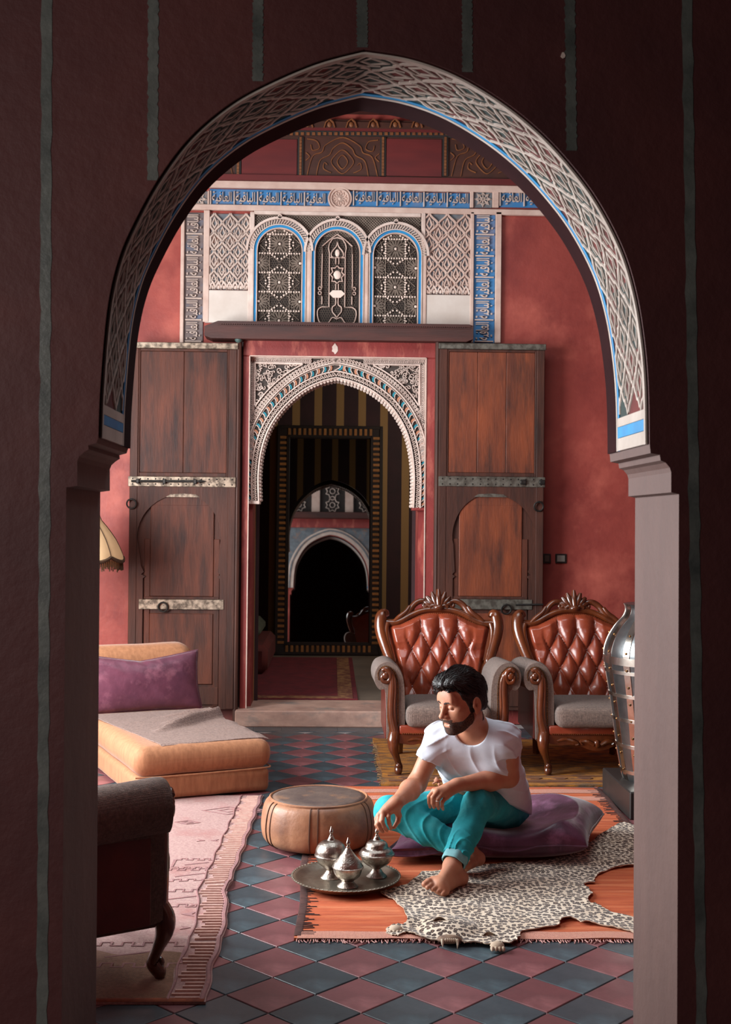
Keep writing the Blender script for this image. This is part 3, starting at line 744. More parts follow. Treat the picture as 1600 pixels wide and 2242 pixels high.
lf = [MB(), MB(), MB()]; n = 58
for i in range(n):                              # leaf row with blue and ochre leaves
    s = ilen*(i+.5)/n; w = ilen/n; sg = 1 if i < n/2 else -1
    lf[2].strap([(s-sg*w*.35, .064), (s-sg*w*.05, .075), (s+sg*w*.15, .09), (s+sg*w*.1, .108)], .007, .014, dm, 0)
    lf[i % 2].strap([(s+sg*w*.05, .068), (s+sg*w*.3, .078), (s+sg*w*.38, .092), (s+sg*w*.32, .106)], .014, .009, dm, 0)
tag(lf[0].build('teal_leaves', TEALP, plaster), kind='stuff'); tag(lf[1].build('ochre_leaves', ORANGEP, plaster), kind='stuff'); tag(lf[2].build('leaf_ribs', STUCCO, plaster), kind='stuff')
sp = MB(); sq = MB()
for side in (-1, 1):                            # spandrels: plaited border, triangle frame, scrolls
    xo = li if side < 0 else ri
    X = lambda a: xo-side*a
    zlow = Pp(735, 1005)[1]
    sg0_ = 0 if side < 0 else ilen/2
    cur = [dpt(sg0_+ilen/2*i/80, .178) for i in range(81)]
    cur = [p for p in cur if (p[0] > X(.047) if side < 0 else p[0] < X(.047)) and p[1] < tp-.047]
    tri = [(X(.047), tp-.047)]
    if side < 0: cur = [(X(.047), cur[0][1])]+cur+[(cur[-1][0], tp-.047)]
    else: cur = [(cur[0][0], tp-.047)]+cur+[(X(.047), cur[-1][1])]
    sp.strap([tri[0]]+cur, .011, .02, pm, 0, closed=True)
    def inside2(x, z): return inpoly(x, z, [tri[0]]+cur)
    random.seed(5)
    for k in range(70):
        for tr in range(40):
            a, b = X(random.uniform(.05, .38)), tp-random.uniform(.05, .44)
            if inside2(a, b): break
        else: continue
        ph = random.uniform(0, 6); r0 = random.uniform(.012, .024); g = random.choice((-1, 1))
        pts = [(a+r0*(1-i/11)*cos(ph+g*i*.62), b+r0*(1-i/11)*sin(ph+g*i*.62)) for i in range(10)]; pts = [p for p in pts if inside2(*p)]
        if len(pts) > 2: sq.strap(pts, .0068, .014, pm, 0)
    for lane in (.012, .034):                    # border plait along top and side
        for k in range(17):
            a = .012+k*.0285
            if a < .44: sq.strap([(X(a), tp-lane-.01), (X(a+.014), tp-lane+.008), (X(a+.028), tp-lane-.01)], .0085, .013, pm, 0); sq.strap([(X(a), tp-lane+.008), (X(a+.014), tp-lane-.01), (X(a+.028), tp-lane+.008)], .0085, .013, pm, 0)
        for k in range(26):
            b = .03+k*.0285
            if tp-b > zlow: sq.strap([(X(lane-.01), tp-b), (X(lane+.008), tp-b-.014), (X(lane-.01), tp-b-.028)], .0085, .013, pm, 0); sq.strap([(X(lane+.008), tp-b), (X(lane-.01), tp-b-.014), (X(lane+.008), tp-b-.028)], .0085, .013, pm, 0)
    sg0 = 0 if side < 0 else ilen/2
    for k in range(30):
        s = sg0+ilen/2*(k+.5)/30
        for t0 in (.128, .148):
            w = ilen/60; A = dpt(s-w/2, t0); B = dpt(s, t0+.014); C = dpt(s+w/2, t0); D = dpt(s-w/2, t0+.014); E = dpt(s, t0); F = dpt(s+w/2, t0+.014)
            if li+.012 < A[0] < ri-.012 and A[1] < tp-.01: sq.strap([A, B, C], .0085, .013, pm, 0); sq.strap([D, E, F], .0085, .013, pm, 0)
    arc = [dpt(sg0+ilen/2*i/60, .172) for i in range(61)]; arc = []
    if len(arc) > 3: sp.strap(arc, .008, .016, pm, 0)
    # legs of the arch
    e = inner[0] if side < 0 else inner[-1]
    for k in range(18):
        z = e[1]+.02+k*.022
        sq.strap([(X(.03), z), (X(.045), z+.011), (X(.03), z+.022)], .006, .013, pm, 0)
for a, b in (((li+.003, tp-.003), (ri-.003, tp-.003)),): sp.strap([a, b], .008, .02, pm, 0)
for x in (li+.003, ri-.003): sp.strap([(x, tp), (x, inner[0][1])], .008, .02, pm, 0)
sp.build('spandrel_frame', STUCCO, plaster); tag(sq.build('spandrel_scrolls', STUCCO, plaster), kind='stuff')
# soffit capitals of the legs
for e, sg in ((inner[0], -1), (inner[-1], 1)):
    t = MB(); xe = e[0]+(.0 if sg < 0 else 0); t.box(min(xe, li if sg < 0 else ri)-.002, YP-.012, e[1]-.02, max(xe, li if sg < 0 else ri)+.002, YP+.15, e[1]+.004, ch=.004); t.build('leg_foot', STUCCO if sg < 0 else REDPAINT, door, smooth=False)
# doorstep
t = MB(); t.box(DX0-.02, 8.79, -.003, DX1+.02, 9.35, .118, ch=.008)
step = tag(t.build('doorstep', mat('step_plaster', (196, 158, 140), (150, 116, 104), rough=.7, scale=5, stretch=(1, 1, 2), c3=(120, 116, 112), scale3=4, bump=.003, bscale=30), wall_back, smooth=False), 'worn pinkish plaster doorstep')
t = MB(); t.box(-3.38, 8.955, 0, DX0-.03, 9.0, .11, ch=.004); t.build('skirting', mat('skirting_red', (128, 62, 54), (100, 50, 46), rough=.6), wall_back, smooth=False)
t = MB(); t.box(DX1+.03, 8.955, 0, 3.58, 9.0, .11, ch=.004); t.build('skirting', REDPAINT, wall_back, smooth=False)
# two switch plates
for k, (px, w) in enumerate(((1197, .062), (1228, .086))):
    c = W(px, 1223, 8.99); sw = thing('light_switch', ('narrow dark light switch half in the door shadow', 'wide light switch with pale rocker beside the open door')[k], 'light switch', (c.x, 9.0, c.z))
    t = MB(); t.box(-w/2, -.012, -.036, w/2, 0, .036, ch=.004); t.build('plate', IRON, sw, smooth=False)
    t = MB(); t.box(-w/2+.012, -.017, -.024, w/2-.014, -.012, .024, ch=.002); t.build('rocker', mat('switch_rocker', (120, 116, 108) if k else (70, 58, 50), rough=.4), sw, smooth=False)

# ------------------------------------------------------------------ door leaves
def leaf(name, px0, px1, hinge, top, woodA, woodB, strapm, lbl, planks):
    YD = 8.86; lx0 = PX(px0, 1100, YD)[0]; lx1 = PX(px1, 1100, YD)[0]
    w = lx1-lx0; zt = PX((px0+px1)/2, top, YD)[1]
    d = thing(name, None, None, (lx0, YD, 0), kind='structure')
    Z = lambda y: PX((px0+px1)/2, y, YD)[1]
    f = 1 if hinge == 'right' else -1           # ornaments mirror from leaf to leaf
    XX = lambda a: a*w if f > 0 else (1-a)*w
    lm = lambda a, b, dd: (a, -dd, b)
    def bx(nm, a0, a1, z0_, z1_, d0, d1, m, ch=.004):
        t = MB(); xa, xb = sorted((XX(a0), XX(a1))); t.box(xa, -d1, z0_, xb, -d0, z1_, ch=ch); return t.build(nm, m, d, smooth=False)
    bx('back_board', 0, 1, .12, zt, -.035, 0, WOOD_STILE)
    bx('stile', 0, .075, .12, zt-.045, 0, .022, WOOD_STILE); bx('stile', .925, 1, .12, zt-.045, 0, .022, WOOD_STILE)
    bx('top_strap', -.01, 1.01, zt-.045, zt, 0, .03, strapm)
    z_a, z_b, z_c, z_d = Z(1044), Z(1066), Z(1312), Z(1334)
    # upper panel of planks with a thin frame
    for k in range(planks):
        a0 = .09+(.82*k/planks); bx('plank', a0+.0015, a0+.82/planks-.0015, z_a+.03, zt-.065, 0, .012, woodA, .003)
    for a in ((.075, .09, z_a, zt-.045), (.91, .925, z_a, zt-.045)): bx('moulding', a[0], a[1], a[2], a[3], 0, .018, WOOD_STILE)
    for zz in ((zt-.065, zt-.045), (z_a, z_a+.03)): bx('moulding', .09, .91, zz[0], zz[1], 0, .018, WOOD_STILE)
    bx('strap', -.012, 1.0, z_b, z_a, .0, .027, strapm, .003)
    # wicket door: surround with a horseshoe opening, panel behind
    zs_ = Z(1195); apex = Z(1082); cx = .505; hw = .43
    op = []
    foot = Z(1258)
    op += [(cx+hw*.82, .12), (cx+hw*.82, foot-.03), (cx+hw*.77, foot-.015), (cx+hw*.83, foot), (cx+hw*.78, foot+.02)]
    for i in range(0, 25):
        a = -.25+(pi+.5)*i/24
        op.append((cx+hw*cos(a)*(1.0 if cos(a) < 0 else .84), zs_+.06+(apex-zs_-.06)*max(sin(a), -1) if sin(a) > 0 else zs_+.06+.2*sin(a)))
    op += [(cx-hw*.9, foot+.06), (cx-hw*.84, foot+.02), (cx-hw*.90, foot), (cx-hw*.80, foot-.015), (cx-hw*.86, foot-.03), (cx-hw*.86, .12)]
    op = [(XX(a), b) for a, b in op]
    out = [(XX(1-.075), .12)]+op+[(XX(.075), .12), (XX(.075), z_b), (XX(1-.075), z_b)]
    t = MB(); t.prism(out, lm, 0, .02); t.build('arched_surround', WOOD_STILE, d, smooth=False)
    bx('wicket_stile', .145, .2, .14, Z(1180), 0, .008, WOOD_D); bx('wicket_stile', .8, .855, .14, Z(1180), 0, .008, WOOD_D)
    bx('wicket_panel', .2, .8, z_c+.02, Z(1105), 0, .012, woodB, .006)
    t = MB(); t.ring([(XX(cx+.3*cos(pi*i/16)), Z(1105)+.0+.07*sin(pi*i/16)) for i in range(17)], [(XX(cx+.29*cos(pi*i/16)), Z(1105)-.004) for i in range(17)], lm, 0, .011, closed=False); t.build('panel_head', woodB, d, smooth=False)
    bx('wicket_rail', .145, .855, z_c-.0, z_c+.02, 0, .015, WOOD_STILE)
    bx('lower_strap', .1, .9, z_d, z_c, .004, .026, strapm, .003)
    bx('lower_panel', .2, .8, .3, z_d-.03, 0, .012, woodB, .006); bx('wicket_rail', .145, .855, .15, .28, 0, .012, WOOD_STILE)
    t = MB()
    for k in range(14):
        for zz in (z_a-.018, z_b+.018):
            t.ball((XX(.03+.072*k), -.028, zz), (.006, .004, .006), 6, 4)
    t.build('nail_heads', IRON, d)
    t = MB(); z_ = Z(1082)-.01; t.prism([(XX(cx-.16), z_-.012), (XX(cx+.16), z_-.012), (XX(cx+.12), z_+.008), (XX(cx), z_+.014), (XX(cx-.12), z_+.008)], lm, .018, .024); t.build('arch_plate', strapm, d, smooth=False)
    # bolt, rings
    zb_ = (z_a+z_b)/2
    if f > 0:
        t = MB(); t.tube([(XX(.02), -.036, zb_), (XX(.66), -.036, zb_+.004)], .009, 8); t.tube([(XX(.66), -.036, zb_+.004), (XX(.72), -.036, zb_+.004)], [.014, .002], 8)
        for a in (.08, .33, .62): t.box(XX(a)-.012, -.05, zb_-.016, XX(a)+.012, -.027, zb_+.018, ch=.004)
        t.build('sliding_bolt', IRON, d)
    else:
        for a in (.02, .2):
            t = MB(); t.box(XX(a)-.022, -.045, zb_-.018, XX(a)+.022, -.027, zb_+.018, ch=.005); t.build('bolt_staple', IRON, d)
        zl = (z_c+z_d)/2; t = MB(); t.tube([(XX(.0), -.033, zl+.004), (XX(.26), -.033, zl)], .007, 8); t.build('sliding_bolt', IRON, d)
    for (rx, ry, R) in (((288, 1103, .034), (357, 1329, .034)) if f > 0 else ((1179, 1109, .034), (1108, 1334, .036))):
        p = W(rx, ry, YD-.03); cx_, cz_ = p.x-lx0, p.z
        t = MB(); t.tube([(cx_+R*cos(a*pi/12), -.036-.006*sin(a*pi/12), cz_+R*sin(a*pi/12)) for a in range(24)], .0062, 7, closed=True); t.tube([(cx_, -.02, cz_+R), (cx_, -.045, cz_+R)], .008, 7); t.build('ring_pull', IRON, d)
    # hinge post with green knob
    hx = XX(1.0); t = MB(); t.tube([(hx+f*.012, -.0, .0), (hx+f*.012, -.0, zt+.03)], .02, 8); t.build('hinge_post', WOOD_STILE, d)
    t = MB(); t.ball((hx+f*.01, -.01, zt+.03), (.03, .03, .026), 10, 6); t.build('post_knob', mat('green_knob', (74, 104, 98), (60, 70, 66), rough=.6), d)
    return d
leaf('door_1', 284, 516, 'right', 751, WOOD_D, WOOD_D, TINPLATE, None, 2)
leaf('door_2', 959, 1189, 'left', 753, WOOD_R, WOOD_R, TINDARK, None, 3)
# ------------------------------------------------------------------ striped room behind the doorway
from mathutils import noise as NZ
def nz(x, y, z=0): return NZ.noise(Vector((x, y, z)))
def stripe_mat(name, base, base2, stripe, axis, period, width, off, rough=.75):
    m = mat(name, base, base2, rough=rough, scale=4, bump=.002, bscale=18); nt = m.node_tree; N, L = nt.nodes, nt.links
    tc = N.new('ShaderNodeTexCoord'); sp_ = N.new('ShaderNodeSeparateXYZ'); L.new(tc.outputs['Object'], sp_.inputs[0])
    def ma(op, a, b):
        n = N.new('ShaderNodeMath'); n.operation = op
        for i, v in enumerate((a, b)):
            if isinstance(v, (int, float)): n.inputs[i].default_value = v
            else: L.new(v, n.inputs[i])
        return n.outputs[0]
    v = ma('FLOORED_MODULO', ma('SUBTRACT', sp_.outputs[axis], off), period); f = ma('LESS_THAN', v, width)
    b = N['Principled BSDF']; src = b.inputs['Base Color'].links[0].from_socket
    x = N.new('ShaderNodeMix'); x.data_type = 'RGBA'; L.new(src, x.inputs[6]); x.inputs[7].default_value = sl(stripe); L.new(f, x.inputs[0]); L.new(x.outputs[2], b.inputs['Base Color'])
    return m
STR_X = stripe_mat('striped_plaster_x', (58, 30, 32), (44, 24, 26), (152, 116, 70), 0, .236, .082, PX(640, 900, 12.8)[0])
STR_Y = stripe_mat('striped_plaster_y', (58, 30, 32), (44, 24, 26), (140, 112, 62), 1, .236, .082, .1)
struct('wall_striped_back', [(-2.3, 12.8, 0, 2.5, 12.95, 4.2)], STR_X)
struct('wall_striped_left', [(-2.45, 9.3, 0, -2.3, 12.95, 4.2)], STR_Y)
struct('wall_striped_right', [(2.5, 9.3, 0, 2.65, 12.95, 4.2)], STR_Y)
_in = [(min(max(a, DX0+.02), DX1-.02), b) for a, b in offset(inner, .02)]
t = MB(); t.prism([(-2.3, .11), (_in[0][0], .11)]+_in+[(_in[-1][0], .11), (2.5, .11), (2.5, 4.2), (-2.3, 4.2)], lambda a, b, d: (a, 9.3+d, b), .0, .012)
tag(t.build('wall_striped_front', STR_X, smooth=False), kind='structure')
struct('ceiling_striped_room', [(-2.3, 9.3, 4.2, 2.5, 12.95, 4.3)], BEAMW)
struct('floor_striped_room', [(-2.3, 9.35, .0, 2.5, 12.95, .11)], mat('tan_floor', (120, 104, 90), (96, 82, 72), rough=.6, scale=3))
# standing mirror
mA = PX(600, 1437, 12.6); mB = PX(835, 1437, 12.6); mw = mB[0]-mA[0]; mh = PX(718, 928, 12.6)[1]-.112
mir = thing('standing_mirror', 'tall mirror in inlaid dark frame leaning on the striped wall', 'mirror', ((mA[0]+mB[0])/2, 12.55, .112)); mir.rotation_euler = (-.075, 0, .0064)
FW = .14
MIRDARK = mat('mirror_frame_wood', (42, 30, 24), (28, 20, 18), rough=.5)
t = MB(); h2 = mw/2
for b in ((-h2, 0, 0, -h2+FW, .045, mh), (h2-FW, 0, 0, h2, .045, mh), (-h2+FW, 0, 0, h2-FW, .045, FW), (-h2+FW, 0, mh-FW, h2-FW, .045, mh)): t.box(*b, ch=.004)
mframe = t.build('frame', MIRDARK, mir, smooth=False)
for e in (.022, FW-.022):
    t = MB()
    for b in ((-h2+e-.012, -.008, e-.012, -h2+e+.012, 0, mh-e+.012), (h2-e-.012, -.008, e-.012, h2-e+.012, 0, mh-e+.012), (-h2+e, -.008, e-.012, h2-e, 0, e+.012), (-h2+e, -.008, mh-e-.012, h2-e, 0, mh-e+.012)): t.box(*b)
    t.build('frame_bead', MIRDARK, mir, smooth=False)
t = MB(); t.box(-h2+FW-.005, .018, FW-.005, h2-FW+.005, .03, mh-FW+.005)
t.build('glass', mat('mirror_glass', (150, 150, 150), rough=.015, metal=1), mir, smooth=False)
INA = mat('inlay_ochre', (166, 112, 58), (132, 84, 44), rough=.5, rnd=.3, scale=20); INB = mat('inlay_black', (34, 34, 38), rough=.5)
t = MB(); t.box(-.036, -.006, -.0145, .036, .0, .0145, ch=.002); blk = t.build('inlay_block', INA, None, smooth=False); blk.parent = mframe; first = True
def block(x, z, rot, m):
    global first
    o = blk if first else blk.copy()
    if not first: COL.objects.link(o)
    first = False; o.location = (x, 0, z); o.rotation_euler = (0, rot, 0)
ny = int((mh-FW)/.058)
for k in range(ny):
    z = FW*.75+(mh-1.5*FW)*(k+.5)/ny
    for sg in (-1, 1): block(sg*(h2-FW/2), z, 0, INA)
nx = int((mw-FW)/.058)
for k in range(nx):
    x = -h2+FW*.75+(mw-1.5*FW)*(k+.5)/nx
    for z in (FW/2, mh-FW/2): block(x, z, pi/2, INA)
# carpet and low divan
cR = [G(540, 1530, .118), G(783, 1526, .118), G(745, 1446, .118), G(545, 1440, .118)]
REDRUG = mat('crimson_rug', (120, 30, 38), (84, 22, 30), rough=.95, scale=9, bump=.003, bscale=120)
rg = thing('rug', 'crimson rug with a tan patterned border beyond the doorstep', 'rug', (0, 0, .111))
x1 = cR[1].x; y0 = cR[0].y; y1 = 12.3
t = MB(); t.box(-1.5, y0, .0, x1, y1, .010, ch=.003); t.build('pile', REDRUG, rg, smooth=False)
t = MB(); t.box(x1-.16, y0+.03, .010, x1-.04, y1, .0125); t.box(-1.4, y0+.03, .010, x1-.16, y0+.16, .0125); t.build('border', mat('tan_border', (150, 104, 66), (110, 60, 44), rough=.95, scale=16, contrast=(.45, .55)), rg, smooth=False)
dv = thing('divan', 'low divan under a dark red blanket left of the mirror', 'divan', (-1.03, 11.6, .111+.0125))
t = MB(); t.box(-.6, -.75, 0, .45, .8, .26, ch=.05); t.build('base', mat('divan_red', (110, 40, 34), (78, 28, 26), rough=.9, scale=5), dv)
t = MB(); t.box(-.55, -.3, .26, .35, .75, .42, ch=.06); t.build('mattress', mat('divan_green', (92, 92, 74), (66, 70, 60), rough=.9, scale=6), dv)

# ------------------------------------------------------------------ far wall of the dark room, and the salon side of the arch (seen in the mirror)
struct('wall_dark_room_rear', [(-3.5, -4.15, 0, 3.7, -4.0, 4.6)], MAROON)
sm = lambda a, b, d: (a, YF+d, b)
apx = [p for p in prof[9:9+len(arch)]]; axc = .11; zsp = apx[0][1]; ztp = max(b for a, b in apx)
portal = thing('trim_3', None, None, kind='structure'); portal.name = 'portal_surround'
def grow(k, pts=apx):
    return offset(pts, k)
t = MB(); t.ring(grow(.13), grow(.014), sm, 0, .04, closed=False); t.build('arch_moulding', STUCCO_OLD, portal)
t = MB(); t.ring(grow(.10), grow(.075), sm, .04, .05, closed=False); t.build('arch_groove', GROUND_GREY, portal)
xa_, xb_ = axc-.95, axc+.95; zt_ = ztp+.14
t = MB(); t.prism([(xa_, zsp)]+grow(.13)+[(xb_, zsp), (xb_, zt_), (xa_, zt_)], sm, 0, .02); t.build('arch_spandrels', GROUND_GREY, portal, smooth=False)
for b in ((xa_-.16, YF, 0, xa_, YF+.07, zt_+.16), (xb_, YF, 0, xb_+.16, YF+.07, zt_+.16), (xa_, YF, zt_, xb_, YF+.07, zt_+.16)):
    t = MB(); t.box(*b); t.build('red_frame', REDPAINT, portal, smooth=False)
t = MB(); t.box(xa_-.3, YF, zt_+.16, xb_+.3, YF+.16, zt_+.28, ch=.01); t.build('shelf_beam', BEAMW, portal, smooth=False)
for k in (-1, 0, 1):
    cx = axc+k*.62; zb = zt_+.28; t = MB(); t.prism(archline(cx, zb, zb+.62, .235), sm, 0, .012); t.build('lattice_back', LATTICE_BACK, portal, smooth=False)
    t = MB(); t.ring(archline(cx, zb, zb+.62, .31), archline(cx, zb, zb+.62, .235), sm, 0, .05, closed=False); t.build('arch_rim', PINKTRIM, portal)
    t = MB()
    for q in range(3):
        zc = zb+.15+q*.26
        t.strap([(cx+.13*cos(a*pi/8)*(1 if a % 2 else .72), zc+.13*sin(a*pi/8)*(1 if a % 2 else .72)) for a in range(16)], .016, .02, sm, .012, closed=True)
        t.strap([(cx+.05*cos(a*pi/4), zc+.05*sin(a*pi/4)) for a in range(8)], .016, .02, sm, .012, closed=True)
    t.build('star', STUCCO_OLD, portal)
# ------------------------------------------------------------------ soft shapes
def rbox(mb, c, h, r, k=4, m=6, disp=None, mi=0):
    r = min(r, min(h)*.98)
    def ax(hh):
        a = [-hh+r*(1-cos(pi/2*i/k)) for i in range(k)]; b = list(np.linspace(-hh+r, hh-r, m)); return a+b+[-v for v in reversed(a)]
    A = [ax(v) for v in h]
    def pt(p):
        q = [min(max(p[i], -(h[i]-r)), h[i]-r) for i in range(3)]; d = Vector([p[i]-q[i] for i in range(3)])
        if d.length > 1e-9: d = d.normalized()*r
        v = Vector(q)+d
        if disp: v = disp(v)
        return (v.x+c[0], v.y+c[1], v.z+c[2])
    vs = []; fs = []; ids = {}
    def vid(p):
        key = tuple(round(x, 6) for x in p)
        if key not in ids: ids[key] = len(vs); vs.append(pt(p))
        return ids[key]
    for a in range(3):
        b, e = [(1, 2), (2, 0), (0, 1)][a]
        for sg in (-1, 1):
            for i in range(len(A[b])-1):
                for j in range(len(A[e])-1):
                    q = []
                    for u, v in ((i, j), (i+1, j), (i+1, j+1), (i, j+1)):
                        p = [0, 0, 0]; p[a] = sg*h[a]; p[b] = A[b][u]; p[e] = A[e][v]; q.append(vid(p))
                    fs.append(tuple(q) if sg > 0 else tuple(reversed(q)))
    mb.add(vs, fs, mi)
def pillow(mb, a, b, T, nu=40, nv=28, fn=None, mi=0, pinch=.07, ex=.42):
    for sg in (1, -1):
        def f(u, v):
            U, V = 2*u-1, 2*v-1
            # denser near the seam
            U = sin(U*pi/2)*.45+U*.55; V = sin(V*pi/2)*.45+V*.55
            x = a*U*(1-pinch*cos(V*pi/2)); y = b*V*(1-pinch*1.2*cos(U*pi/2))
            z = sg*T*max(0, (1-U*U)*(1-V*V))**ex
            p = Vector((x, y, z))
            if fn: p = fn(p, U, V, sg)
            return p
        mb.grid(f, nu, nv, flip=sg < 0, mi=mi)
    # seam cord
def merge(o, d=.0006):
    import bmesh
    bm = bmesh.new(); bm.from_mesh(o.data); bmesh.ops.remove_doubles(bm, verts=bm.verts, dist=d); bmesh.ops.recalc_face_normals(bm, faces=bm.faces); bm.to_mesh(o.data); bm.free(); return o

def weave(name, c, c2, sx, sy, rough=.9, bump=.0015, c3=None, scale3=3):       # woven cloth: two crossed waves
    m = mat(name, c, c2, rough=rough, scale=90, stretch=(1, 1, 1), sheen=.15, c3=c3, scale3=scale3); nt = m.node_tree; N, L = nt.nodes, nt.links
    tc = N.new('ShaderNodeTexCoord'); outs = []
    for d, s in (('X', sx), ('Y', sy), ('Z', sy)):
        w = N.new('ShaderNodeTexWave'); w.bands_direction = d; w.inputs['Scale'].default_value = s; w.inputs['Distortion'].default_value = 1.5; w.inputs['Detail'].default_value = 1; L.new(tc.outputs['Object'], w.inputs['Vector']); outs.append(w.outputs[1])
    a = N.new('ShaderNodeMath'); a.operation = 'ADD'; L.new(outs[0], a.inputs[0]); L.new(outs[1], a.inputs[1])
    a2 = N.new('ShaderNodeMath'); a2.operation = 'ADD'; L.new(a.outputs[0], a2.inputs[0]); L.new(outs[2], a2.inputs[1])
    bp = N.new('ShaderNodeBump'); bp.inputs['Distance'].default_value = bump; L.new(a2.outputs[0], bp.inputs['Height']); L.new(bp.outputs[0], N['Principled BSDF'].inputs['Normal'])
    return m
def velvet(name, c, c2, c3):
    return mat(name, c, c2, rough=.42, scale=6, stretch=(1, 1, 1), sheen=.45, c3=c3, scale3=8, bump=.004, bscale=9, spec=.35)
PEACH = mat('peach_fabric', (172, 116, 79), (144, 94, 62), rough=.8, scale=16, stretch=(3, 3, .6), sheen=.2, bump=.0008, bscale=260)
THROW = weave('grey_throw', (164, 134, 122), (108, 83, 76), 95, 24, bump=.002)
VEL_A = velvet('mauve_velvet', (108, 58, 74), (78, 40, 56), (132, 80, 94))
VEL_B = velvet('purple_velvet', (104, 58, 82), (66, 36, 54), (134, 88, 116))
LEATHER = mat('tan_leather', (148, 66, 40), (120, 48, 30), rough=.33, scale=7, coat=.25, bump=.0012, bscale=60, c3=(120, 42, 26), scale3=4)
LEATHER_D = mat('dark_leather', (112, 46, 34), (88, 34, 28), rough=.36, scale=7, coat=.2, bump=.001, bscale=60)
WALNUT = mat('polished_wood', (112, 54, 24), (58, 27, 14), rough=.26, scale=8, stretch=(1, 1, .4), coat=.5, bump=.0015, bscale=26)
TWEED = weave('grey_tweed', (158, 132, 118), (112, 92, 84), 90, 90, bump=.0022)
BRASS = mat('brass_nail', (150, 112, 70), (90, 66, 44), rough=.3, metal=.9, scale=40)

